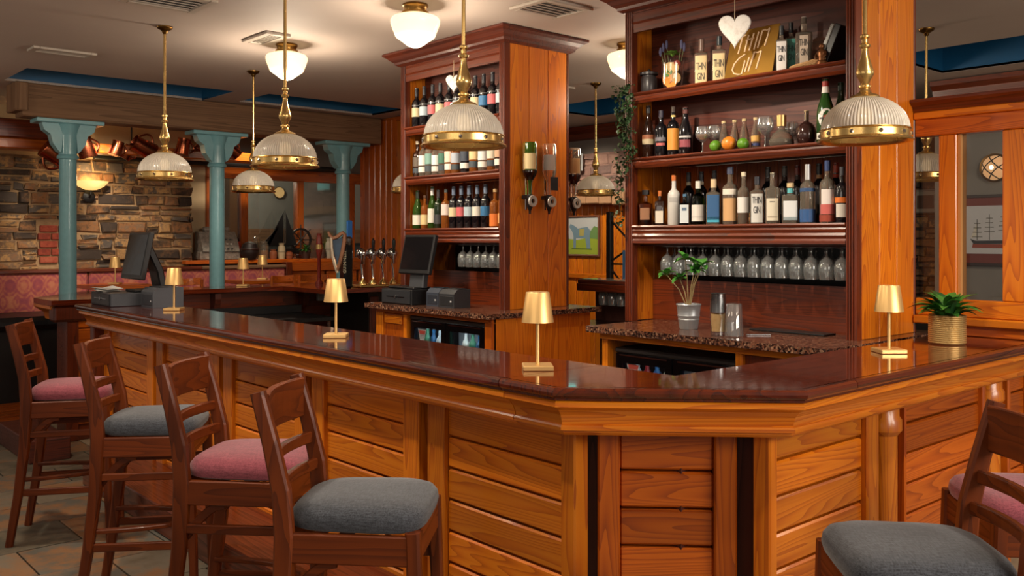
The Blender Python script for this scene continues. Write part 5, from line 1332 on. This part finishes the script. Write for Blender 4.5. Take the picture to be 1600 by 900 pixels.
d = B((3.722, 5.295, 1.108), (3.732, 5.645, 1.203), .003).build('drawer_front', flat((40, 42, 46), .4), t, world=True)
B((3.719, 5.36, 1.152), (3.723, 5.58, 1.157)).build('slot', BLACKG, d, world=True)
MB().lathe([(0, -.004), (.012, -.004), (.012, .004), (0, .004)], 14, Matrix.Translation((3.72, 5.47, 1.155)) @ Matrix.Rotation(PI / 2, 4, 'Y')).build('lock', STEEL, d, world=True)
t = thing('till_terminal', 'black touch screen till in front of the left cabinet', 'till', (3.85, 5.38, 1.211))
till_screen(t, 3.80, 5.18, 5.55, 1.32, 1.60, .22)
MB().bar([(3.85, 5.37, 1.22), (3.86, 5.37, 1.30), (3.88, 5.37, 1.42)], .17, .05).build('stand', flat((60, 62, 66), .3), t, world=True)
B((3.76, 5.30, 1.211), (3.92, 5.62, 1.226), .006).build('foot', BLACKP, t, world=True)
printer('black receipt printer next to the till on the left granite worktop', 3.80, 5.06, .12, .14, .125, (52, 58, 70))
printer('black card printer right of the receipt printer on the left granite worktop', 3.78, 4.86, .14, .17, .125, (44, 46, 50))

# ================================================================== beer taps on the far counter
dr = thing('brass_drip_rail', 'brass rail under the row of chrome beer taps', 'rail', (5.15, 7.6, 1.1005))
B((4.72, 7.52, 1.1005), (5.6, 7.72, 1.125), .006).build('rail', BRASS, dr, world=True)
def font(label, u, hand=(26, 18, 18), handle=True):
    Y = 7.62; X = x_on(u, Y)
    t = thing('beer_tap', label, 'beer tap', (X, Y, 1.1255), 0, 'chrome beer taps')
    MB().lathe([(0, 0), (.045, 0), (.042, .012), (.02, .04), (.013, .05), (.012, .06), (0, .06)], 20).build('base', BRASS, t)
    MB().tube([(0, 0, .05), (.004, .02, .14), (.0, .03, .2), (-.01, -.0, .245), (-.02, -.035, .25)], .011, 10).build('swan_neck', CHROME, t)
    MB().ball((-.01, .01, .30), .055, 18).build('chrome_ball', CHROME, t)
    MB().tube([(-.02, -.03, .30), (-.035, -.06, .28), (-.036, -.062, .20)], .012, 10).build('spout', CHROME, t)
    MB().lathe([(0, .24), (.02, .24), (.022, .26), (.018, .30), (0, .30)], 16, None, -.025, -.045).build('valve', CHROME, t)
    if handle: MB().lathe([(.0, .30), (.010, .30), (.012, .34), (.018, .40), (.016, .43), (.010, .435), (.011, .445), (0, .45)], 14, None, -.03, -.05).build('handle', flat(hand, .25), t)
    return t
font('chrome beer tap at the left without a handle showing', 567, handle=False)
font('chrome beer tap with dark handle, second from the left', 583)
font('chrome beer tap with dark handle, third from the left', 599)
font('chrome beer tap at the right end of the row, beside the cabinet', 615, (34, 44, 40))
Y = 7.52; X = x_on(541, Y)
hp = thing('harp_beer_tap', 'black stout tap column with a golden harp and lettering', 'beer tap', (X, Y, 1.1005))
MB().box((-.05, -.055, 0), (.05, .055, .44), .02).build('column', BLACKG, hp)
MB().lathe([(0, .40), (.05, .40), (.06, .42), (.06, .47), (.04, .49), (0, .49)], 24, None, 0, 0).build('cap', STEEL, hp)
Rv = Matrix.Rotation(-TH, 4, 'Z')          # faces down the room towards the drinkers' side
harp = MB()
harp.bar([(-.155, -.07, .535), (-.14, -.07, .50), (-.11, -.07, .475), (-.075, -.07, .485), (-.045, -.07, .51), (-.02, -.07, .525), (.0, -.07, .505)], .035, [.02, .03, .036, .036, .036, .034, .03], (0, 1, 0), Rv)
harp.bar([(.0, -.07, .515), (-.005, -.07, .44), (-.02, -.07, .35), (-.045, -.07, .25), (-.07, -.07, .17)], .035, [.03, .036, .04, .036, .03], (0, 1, 0), Rv)
harp.build('harp', flat((150, 104, 76), .3, .6), hp)
MB().bar([(-.125, -.07, .48), (-.122, -.07, .40), (-.112, -.07, .30), (-.092, -.07, .22), (-.07, -.07, .15)], .035, [.02, .024, .028, .03, .026], (0, 1, 0), Rv).build('harp_pillar', flat((206, 186, 160), .25, .7), hp)
MB().prism([(.01, 0), (.055, .10), (.075, .24), (-.03, .22), (-.02, .1)], 0, .006, Rv @ Matrix.Translation((-.085, -.06, .24)) @ Matrix.Rotation(PI / 2, 4, 'X')).build('harp_strings', flat((60, 84, 110), .3), hp)
B((-.045, -.045, 0), (.03, .03, .16), .02).build('foot', STEEL, hp)
text_mb('GUINNESS', .042, Rv @ Matrix.Translation((.0, -.0745, .25)) @ Matrix.Rotation(PI / 2, 4, 'X') @ Matrix.Rotation(PI / 2, 4, 'Z'), 1.1).build('lettering', flat((200, 190, 160), .5), hp)
Xr = x_on(519, 8.1)
rt = tag(MB().lathe([(0, 0), (.04, 0), (.04, .02), (.018, .05), (.018, .28), (.026, .30), (.034, .36), (.030, .46), (.022, .50), (.026, .52), (0, .525)], 18).build('cask_pump_handle', flat((110, 34, 24), .3), None, origin=(0, 0, 0)), 'dark red pump handle left of the harp tap', 'pump handle')
rt.location = (Xr, 8.36, 1.1005)
MB().lathe([(.0345, .36), (.0345, .41)], 18).build('band', BRASS, rt)
Xb = x_on(554, 8.2)
bt = tag(MB().lathe([(0, 0), (.03, 0), (.03, .3), (.022, .32), (.02, .44), (0, .44)], 16).build('blue_topped_tap', IRON, None, origin=(0, 0, 0)), 'dark tap with a bright blue paddle top behind the harp tap', 'beer tap')
bt.location = (Xb, 8.3, 1.1005)
B((-.035, -.012, .43), (.035, .012, .66), .01).build('paddle', flat((40, 110, 190), .35), bt)

# ================================================================== the far seating and the window ledge
bench = thing('wall_bench', 'long wall bench with pink and orange patterned back', 'bench', (3.6, 10.3, 0))
for (a, b_) in ((1.2, 3.1), (3.11, 5.42)):
    B((a, 10.36, .80), (b_, 10.46, 1.21), .02).build('back_cushion', bench_cloth(), bench, world=True)
B((1.2, 10.34, 1.21), (4.35, 10.6, 1.25), .008).build('cap_rail', maho('x'), bench, world=True)
B((4.35, 10.34, 1.21), (5.42, 10.46, 1.25), .008).build('cap_rail', beamw('x'), bench, world=True)
B((1.2, 10.40, 0), (5.42, 10.52, .80)).build('frame', maho('x'), bench, world=True)
B((5.42, 10.34, .0), (5.50, 10.5, 1.28), .006).build('end_post', maho('z'), bench, world=True)
for (a, b_) in ((1.2, 2.86),):
    B((a, 9.62, .70), (b_, 10.36, .82), .04).build('seat_cushion', flat((26, 28, 32), .4), bench, world=True)
B((1.2, 9.72, 0), (2.8, 10.3, .70)).build('seat_box', flat((22, 16, 14), .6), bench, world=True)
pan = struct(thing('wall_dado', 'low pine panelled wall beside the bench end', None, (6.1, 10.5, 0)))
for (a, b_) in ((5.50, 6.02), (6.05, 6.5), (6.53, 7.0)):
    B((a, 10.45, .3), (b_, 10.49, 1.16), .01).build('panel', pinered('x'), pan, world=True)
B((5.50, 10.42, 1.16), (7.0, 10.5, 1.27), .006).build('rail', pinered('x'), pan, world=True)
def stool_back(label, u, Y, w, z=1.15):
    X = x_on(u, Y); t = thing('high_chair', label, 'chair', (X, Y, 0), 0, 'high chairs behind the far bar')
    pts = [(-w / 2 + w * q / 8, .05 * math.sin(PI * q / 8), z - .03 + .012 * abs(q - 4) / 4) for q in range(9)]
    MB().bar(pts, .02, .07, (0, 1, 0)).build('top_rail', pinered('x'), t)
    for s in (-1, 1):
        MB().bar([(s * w / 2, 0, 0), (s * w / 2, 0, z)], .03, .03).build('rear_post', pinered('z'), t)
        MB().bar([(s * w / 2, -.36, 0), (s * w / 2, -.36, .74)], .03, .03).build('front_leg', pinered('z'), t)
    B((-w / 2, -.38, .72), (w / 2, .02, .78), .02).build('seat', PINKF, t)
stool_back('high chair behind the far counter with curved rail, under the pale second lamp', 442, 9.25, .27)
stool_back('high chair behind the far counter with curved rail, left of the harp tap', 490, 9.25, .36)
stool_back('high chair behind the far counter, partly behind the grey printer', 293, 9.25, .30)
# copper mugs on the plank beam
def mug(label, u, v, s, tiltx=0.0, tilty=0.0, Y=9.68):
    X = x_on(u, Y); z = z_on_y(u, v, Y)
    t = thing('copper_mug', label, 'mug', (X, Y, z), 0, 'copper mugs hanging from the plank beam')
    R = Matrix.Rotation(tilty, 4, 'Y') @ Matrix.Rotation(tiltx, 4, 'X')
    MB().lathe([(0, -.5 * s), (.42 * s, -.5 * s), (.44 * s, -.46 * s), (.36 * s, .3 * s), (.40 * s, .5 * s), (.38 * s, .5 * s), (.33 * s, .3 * s), (.40 * s, -.44 * s), (0, -.45 * s)], 22, R).build('body', COPPER, t)
    MB().tube([R @ Vector((.38 * s + .28 * s * math.sin(PI * q / 8), 0, .38 * s - .7 * s * q / 8)) for q in range(9)], .03 * s + .004, 6).build('handle', COPPER, t)
    MB().tube([(.0, 0, .3 * s), (.0, .02, max(.31 * s, 2.455 - z))], .004, 6).build('hook', IRON, t)
mug('copper jug hanging left of the left teal column', 88, 241, .25, 0, 2.2, 9.6)
mug('copper mug hanging just right of the left teal column', 134, 231, .20, 0, -.3, 9.66)
mug('small copper mug, first of the three hanging above the stone wall', 182, 232, .15, 0, .3, 9.72)
mug('copper mug, middle of the three hanging above the stone wall', 199, 238, .15, .2, .5, 9.9)
mug('large copper mug tipped sideways above the stone wall', 224, 231, .23, 0, -1.1, 9.72)
mug('copper mug hanging left of the middle teal column', 286, 230, .18, 0, .2, 9.66)
mug('small copper mug tucked against the left side of the middle teal column', 312, 228, .10, 0, .6)
mug('copper mug hanging right of the middle teal column', 364, 236, .15, 0, -.8, 9.66)
# sconce
Ys = WY - .05; Xs = x_on(143, Ys - .1); zs_ = z_on_y(143, 290, Ys)
sc_ = thing('wall_sconce', 'lit alabaster bowl wall light on the stone wall', 'wall light', (Xs, Ys - .08, zs_))
m, nt, b = base_mat('alabaster'); b.inputs['Base Color'].default_value = lin((250, 225, 170)); b.inputs['Emission Color'].default_value = lin((255, 206, 120)); b.inputs['Emission Strength'].default_value = 1.0
MB().lathe([(0, -.055), (.06, -.05), (.13, -.015), (.18, .04), (.175, .042), (.12, -.005), (0, -.04)], 32).build('bowl', m, sc_)
MB().tube([(0, 0, -.05), (0, .0, -.10), (0, .06, -.13)], .01, 8).build('arm', IRON, sc_)
MB().lathe([(0, -.015), (.06, -.015), (.065, 0), (.05, .01), (0, .014)], 20, Matrix.Translation((-.0, .07, -.12)) @ Matrix.Rotation(PI / 2, 4, 'X')).build('wall_plate', IRON, sc_)
l = bpy.data.lights.new('sconce_light', 'POINT'); l.energy = 4.5; l.color = (1, .72, .38); l.shadow_soft_size = .05
lo = bpy.data.objects.new('sconce_light', l); col.objects.link(lo); lo.parent = sc_; lo.location = (0, -.02, .08)

# ledge things
LZ = 1.3155; LY = 10.66
def ledge(name, label, cat, u, Y=LY): return thing(name, label, cat, (x_on(u, Y), Y, LZ))
t = ledge('cash_register', 'ornate silver antique cash register on the window ledge', 'cash register', 340)
rg = speckle('register_metal', [(92, 86, 80), (140, 132, 122), (176, 166, 152)], 30, .35, .3)
B((-.25, -.10, 0), (.25, .13, .10), .01).build('drawer_base', rg, t)
m = MB(); pr = [(-.12, .10), (.12, .10), (.12, .34), (.02, .34), (-.05, .25)]; n = 5
m.add([(-.23, p[0], p[1]) for p in pr] + [(.23, p[0], p[1]) for p in pr], [tuple(reversed(range(n))), tuple(range(n, 2 * n))] + [(i, (i + 1) % n, n + (i + 1) % n, n + i) for i in range(n)]).build('body', rg, t)
B((-.16, -.0, .34), (.16, .11, .40), .02).build('top_sign', rg, t)
for r in range(3):
    for c in range(6):
        MB().lathe([(0, 0), (.012, 0), (.012, .012), (0, .012)], 8, None, -.12 + .05 * c, -.125 + .03 * r).build('key', flat((30, 30, 32), .4) if r != 1 else WHITE, t).location.z = .135 + .055 * r
t = ledge('black_bonnet', 'round black hat shaped pot on the window ledge', 'pot', 390, 10.50)
MB().lathe([(0, 0), (.07, 0), (.10, .06), (.11, .12), (.08, .19), (.03, .22), (0, .222)], 20).build('pot', flat((30, 18, 16), .5), t)
MB().lathe([(.112, .115), (.118, .125), (.112, .135)], 20).build('rim', flat((54, 30, 24), .5), t)
for (u, h, lab_) in ((400, .30, 'tall glass jar with lid on the ledge, left one'), (412, .24, 'shorter glass jar with lid on the ledge, right one')):
    t = ledge('glass_jar', lab_, 'jar', u, 10.74 if u == 400 else 10.56)
    MB().lathe([(0, .002), (.055, .002), (.06, .02), (.06, h * .75), (.045, h * .82), (.045, h * .85)], 20).build('jar', glass('jar_glass', (235, 225, 205), .3, .12), t)
    MB().lathe([(0, h * .84), (.05, h * .84), (.05, h * .9), (.015, h * .94), (.02, h), (0, h)], 16).build('lid', glass('jar_glass', (235, 225, 205)), t)
    MB().lathe([(0, .01), (.05, .01), (.052, h * .45), (0, h * .45)], 16).build('contents', flat((150, 104, 64), .8, noise=.3), t)
t = ledge('ship_model', 'black model sailing ship on the window ledge', 'model ship', 443, 10.72)
MB().prism([(-.24, 0), (-.1, -.05), (.14, -.05), (.22, -.02), (.22, .02), (.14, .05), (-.1, .05)], .06, .13).build('hull', flat((22, 18, 16), .4), t)
B((-.08, -.03, 0), (.08, .03, .06), .005).build('stand', darkm('x'), t)
MB().tube([(.02, 0, .12), (.02, 0, .62)], .006, 6).build('mast', flat((20, 18, 18), .5), t)
for (pts) in ([(.0, .60), (-.24, .16), (.0, .16)], [(.035, .58), (.19, .17), (.035, .17)], [(-.06, .42), (-.30, .18), (-.19, .18)]):
    m = MB(); n = 3
    m.add([(p[0], -.004, p[1]) for p in pts] + [(p[0], .004, p[1]) for p in pts], [(0, 1, 2), (5, 4, 3), (0, 3, 4, 1), (1, 4, 5, 2), (2, 5, 3, 0)]).build('sail', flat((20, 20, 22), .7), t)
t = ledge('fern_pot', 'small green plant in a dark pot on the ledge, beside the ship wheel', 'potted plant', 478, 10.56)
MB().lathe([(0, 0), (.05, 0), (.065, .09), (.06, .09), (0, .07)], 18).build('pot', flat((60, 34, 24), .6), t)
rr = random.Random(2); m = MB()
for i in range(36):
    leaf_mesh(rr.uniform(.07, .13), .03, .5, Matrix.Translation((0, 0, .08)) @ Matrix.Rotation(rr.uniform(0, 6.28), 4, 'Z') @ Matrix.Rotation(-rr.uniform(.1, 1.3), 4, 'Y'), 4, m)
m.build('foliage', LEAF, t)
t = ledge('helm_ornament', 'dark ship wheel ornament standing on the ledge', 'ornament', 470, 10.78)
m = MB()
m.lathe([(.13, -.012), (.155, -.012), (.155, .012), (.13, .012), (.13, -.012)], 28, Matrix.Translation((0, 0, .24)) @ Matrix.Rotation(PI / 2, 4, 'X')).build('rim', flat((28, 22, 20), .4), t)
for i in range(8):
    a = 2 * PI * i / 8; MB().tube([(0, 0, .24), (.2 * math.cos(a), 0, .24 + .2 * math.sin(a))], .008, 6).build('spoke', flat((34, 26, 22), .4), t)
B((-.05, -.04, 0), (.05, .04, .05), .005).build('stand', darkm('x'), t)
for (u, c, h, lab_) in ((427, (150, 84, 50), .12, 'small terracotta pot on the ledge left of the ship'), (440, (196, 176, 140), .2, 'pale ribbed candle holder in front of the ship'), (452, (150, 80, 46), .1, 'low terracotta pot on the ledge right of the ship'), (514, (170, 160, 140), .26, 'pale ceramic bottle on the ledge near the right column'), (503, (80, 50, 36), .14, 'small brown crock at the right end of the ledge')):
    t = ledge('ledge_pot', lab_, 'pot', u, 10.52)
    MB().lathe([(0, 0), (.04, 0), (.05, h * .4), (.045, h * .75), (.03, h * .85), (.036, h), (.03, h), (0, h * .8)], 18).build('pot', flat(c, .6, noise=.2), t)
    MB().lathe([(.051, h * .42), (.053, h * .45), (.051, h * .48)], 18).build('rim', flat(tuple(int(q * .8) for q in c), .6), t)
rd = tag(MB().lathe([(0, 0), (.045, 0), (.048, .02), (.045, .18), (.04, .22), (0, .22)], 16).build('red_lantern', flat((170, 50, 30), .35), None, origin=(0, 0, 0)), 'red lantern behind the cash register on the ledge', 'lantern')
rd.location = (x_on(371, 10.84), 10.845, LZ); MB().lathe([(0, .22), (.03, .22), (.02, .26), (0, .27)], 10).build('lid', IRON, rd)
# round wall lamp dots of the far room
for (u, v, lab_) in ((436, 301, 'round porthole wall light on the far grey wall, seen through the window, right'), (369, 301, 'round porthole wall light seen through the window, left')):
    Y = 12.86; o = thing('porthole_light', lab_, 'wall light', (x_on(u, Y), Y, z_on_y(u, v, Y)), 0, 'far porthole lights')
    MB().lathe([(0, -.06), (.05, -.05), (.08, -.01), (.08, .02), (0, .02)], 18, Matrix.Rotation(-PI / 2, 4, 'X') @ Matrix.Rotation(PI, 4, 'X')).build('bowl', flat((220, 180, 120), .5, 0, 0, .5), o)
    MB().lathe([(.08, -.012), (.095, 0), (.08, .014)], 18, Matrix.Rotation(-PI / 2, 4, 'X')).build('ring', BRASS_OLD, o)

# ================================================================== pictures and things on the right-hand wall
WX = 8.2
def picture(name, label, ya, yb, za, zb, X, frame_m, paint, f=.03):
    t = thing(name, label, 'picture', (X, (ya + yb) / 2, za))
    m = MB().box((X - .03, ya, za), (X, ya + f, zb), .004).box((X - .03, yb - f, za), (X, yb, zb), .004).box((X - .03, ya + f, za), (X, yb - f, za + f), .004).box((X - .03, ya + f, zb - f), (X, yb - f, zb), .004)
    m.build('frame', frame_m, t, world=True)
    B((X - .012, ya + f, za + f), (X - .006, yb - f, zb - f)).build('canvas', paint, t, world=True)
    return t
def decal(name, c, poly, X, t, d=.001):
    MB().add([(X - d, p[0], p[1]) for p in poly], [tuple(range(len(poly)))]).build(name, flat(c, .7), t, world=True)
hy0, hy1, hz0, hz1 = y_on(937.5, 8.15), y_on(880, 8.15), z_on_x(937, 401, 8.15), z_on_x(937, 336, 8.15)
t = picture('horse_painting', 'framed painting of a pale horse on green grass', hy0, hy1, hz0, hz1, 8.158, flat((112, 70, 50), .5), flat((186, 190, 190), .7), .022)
def hq(a, b_): return (hy1 - (hy1 - hy0) * a, hz0 + (hz1 - hz0) * b_)
PXX = 8.158 - .013
decal('grass', (150, 168, 50), [hq(*p) for p in ((.05, .05), (.95, .05), (.95, .42), (.7, .46), (.4, .40), (.05, .44))], PXX, t)
decal('trees', (104, 140, 80), [hq(*p) for p in ((.72, .44), (.95, .42), (.95, .70), (.86, .74), (.76, .62))], PXX, t, .0015)
decal('horse', (112, 140, 156), [hq(*p) for p in ((.30, .18), (.36, .18), (.37, .45), (.62, .44), (.66, .18), (.76, .18), (.74, .50), (.76, .62), (.68, .72), (.52, .70), (.42, .68), (.34, .74), (.22, .80), (.18, .72), (.26, .62), (.30, .50))], PXX, t, .002)
decal('saddle', (170, 160, 90), [hq(*p) for p in ((.46, .50), (.58, .50), (.60, .68), (.46, .66))], PXX, t, .0025)
decal('shadow', (90, 110, 36), [hq(*p) for p in ((.24, .17), (.80, .16), (.80, .19), (.26, .20))], PXX, t, .0022)
# screen with cyan glow
ty0, ty1 = y_on(911, 8.0), y_on(872, 8.0)
tv_ = thing('wall_screen', 'small white framed screen glowing cyan beyond the optics', 'screen', (7.98, (ty0 + ty1) / 2, z_on_x(900, 268, 8.0)))
B((7.95, ty0, z_on_x(900, 268, 8.0)), (8.0, ty1, z_on_x(900, 241, 8.0)), .004).build('frame', flat((196, 202, 204), .5), tv_, world=True)
B((7.945, ty0 + .02, z_on_x(900, 266, 8.0)), (7.951, ty1 - .02, z_on_x(900, 250, 8.0))).build('display', flat((90, 210, 214), .4, 0, 0, .45), tv_, world=True)
MB().tube([(8.0, (ty0 + ty1) / 2, z_on_x(900, 254, 8.0)), (8.05, (ty0 + ty1) / 2, z_on_x(900, 254, 8.0))], .02, 8).build('mount', IRON, tv_, world=True)
# black truss stand
X_, Ya = 7.3, y_on(953, 7.3)
tr = thing('black_metal_truss', 'black metal trussed stand right of the horse painting', 'stand', (X_, Ya, 0))
B((-.03, -.03, 0), (.03, .03, 1.86), .004).build('upright', IRON, tr)
B((-.03, -.36, 0), (.03, -.30, 1.86), .004).build('upright', IRON, tr)
for (a, b_) in (((0, 1.78), (-.33, 1.50)), ((-.33, 1.50), (0, 1.32)), ((0, 1.30), (-.33, 1.30)), ((0, 1.26), (-.33, .95)), ((-.33, .95), (0, .7))):
    MB().tube([(0, a[0], a[1]), (0, b_[0], b_[1])], .011, 6).build('brace', IRON, tr)
bs = tag(B((7.2, y_on(975, 7.2) - .03, .9), (7.25, y_on(975, 7.2) + .03, 1.45), .01).build('blue_banner', flat((70, 130, 180), .6)), 'narrow blue banner beside the black truss', 'banner')
B((7.195, y_on(975, 7.2) - .035, .0), (7.255, y_on(975, 7.2) + .035, .9), .005).build('post', flat((190, 170, 150), .6), bs, world=True)
# ship picture
sy0, sy1, sz0, sz1 = 2.35, 3.42, z_on_x(1540, 412, WX), z_on_x(1540, 308, WX)
t = thing('ship_picture', 'tall ship print with red bands above and below, behind the glass', 'picture', (WX - .02, (sy0 + sy1) / 2, sz0))
B((WX - .03, sy0, sz0), (WX, sy1, sz1), .004).build('backing', flat((108, 34, 20), .5), t, world=True)
B((WX - .036, sy0, sz0 - .02), (WX, sy1, sz0 + .006), .003).build('bottom_frame', flat((40, 16, 12), .4), t, world=True)
B((WX - .036, sy0, sz1 - .006), (WX, sy1, sz1 + .02), .003).build('top_frame', flat((40, 16, 12), .4), t, world=True)
wz0, wz1 = sz0 + .085, sz1 - .075
B((WX - .034, sy0 + .02, wz0), (WX - .03, sy1 - .0, wz1)).build('print', flat((192, 192, 196), .7), t, world=True)
SX = WX - .035
def sq_(u, v): return (y_on(u, SX), z_on_x(u, v, SX))
decal('hull_red', (140, 60, 40), [sq_(*p) for p in ((1519, 387), (1520, 381), (1600, 382), (1600, 388))], SX, t)
decal('hull_dark', (44, 42, 46), [sq_(*p) for p in ((1516, 373), (1524, 376), (1600, 375), (1600, 381), (1521, 381))], SX, t, .0015)
for (u, tp) in ((1527, 343), (1546, 335), (1568, 333), (1590, 335)):
    a = sq_(u, tp); b_ = sq_(u, 375)
    decal('mast', (70, 66, 62), [(a[0] - .003, a[1]), (a[0] + .003, a[1]), (b_[0] + .003, b_[1]), (b_[0] - .003, b_[1])], SX, t, .0012)
    for k_ in range(4):
        v = tp + 6 + 7 * k_
        a = sq_(u - 5 - k_, v); b_ = sq_(u + 5 + k_, v)
        decal('yard', (90, 86, 80), [(a[0], a[1] + .003), (b_[0], b_[1] + .003), (b_[0], b_[1] - .003), (a[0], a[1] - .003)], SX, t, .0013)
decal('sail', (206, 200, 186), [sq_(*p) for p in ((1526, 348), (1517, 372), (1526, 370))], SX, t, .0011)
# bulkhead light
by_, bz_ = y_on(1553, WX - .05), z_on_x(1553, 262, WX - .05)
t = thing('bulkhead_light', 'round caged bulkhead light, lit, above the ship print', 'wall light', (WX - .02, by_, bz_))
RB = Matrix.Rotation(-PI / 2, 4, 'Y')
m, nt, b = base_mat('bulkhead_glass'); b.inputs['Base Color'].default_value = lin((190, 140, 110)); b.inputs['Emission Color'].default_value = lin((240, 180, 120)); b.inputs['Emission Strength'].default_value = .7
MB().lathe([(.105, 0), (.10, .03), (.075, .065), (.04, .08), (0, .085)], 28, RB).build('glass_dome', m, t)
MB().ball((-.06, 0, 0), .03, 12).build('bulb', flat((255, 226, 170), .4, 0, 0, 5), t)
MB().lathe([(.105, 0), (.122, 0), (.122, .02), (.105, .025)], 28, RB).build('ring', BRASS_OLD, t)
for k_ in range(4):
    a = PI * k_ / 2 / 1.0 + PI / 4; off = (-.04, .04)[k_ % 2] 
    pts = [(-.02 - .08 * math.sin(PI * q / 8), 0, 0) for q in range(9)]
    d1 = Vector((0, math.cos(PI / 4 if k_ < 2 else 3 * PI / 4), math.sin(PI / 4 if k_ < 2 else 3 * PI / 4))); d2 = Vector((0, -d1.z, d1.y))
    MB().tube([Vector((-.015 - .085 * math.sin(PI * q / 8), 0, 0)) + d1 * (-.105 + .21 * q / 8) + d2 * off for q in range(9)], .005, 6).build('cage_bar', IRON, t)
py0, py1 = y_on(1466, 9.2), y_on(1424, 9.2)
t = picture('small_print', 'small framed print on the dark stone, seen through the narrow pane', py0, py1, z_on_x(1445, 333, 9.2), z_on_x(1445, 296, 9.2), 9.23, flat((120, 112, 104), .5), flat((150, 144, 132), .7), .015)
decal('print_scene', (84, 58, 44), [(py0 + .05, z_on_x(1445, 326, 9.2)), (py1 - .05, z_on_x(1445, 326, 9.2)), (py1 - .05, z_on_x(1445, 305, 9.2)), (py0 + .05, z_on_x(1445, 305, 9.2))], 9.217, t)
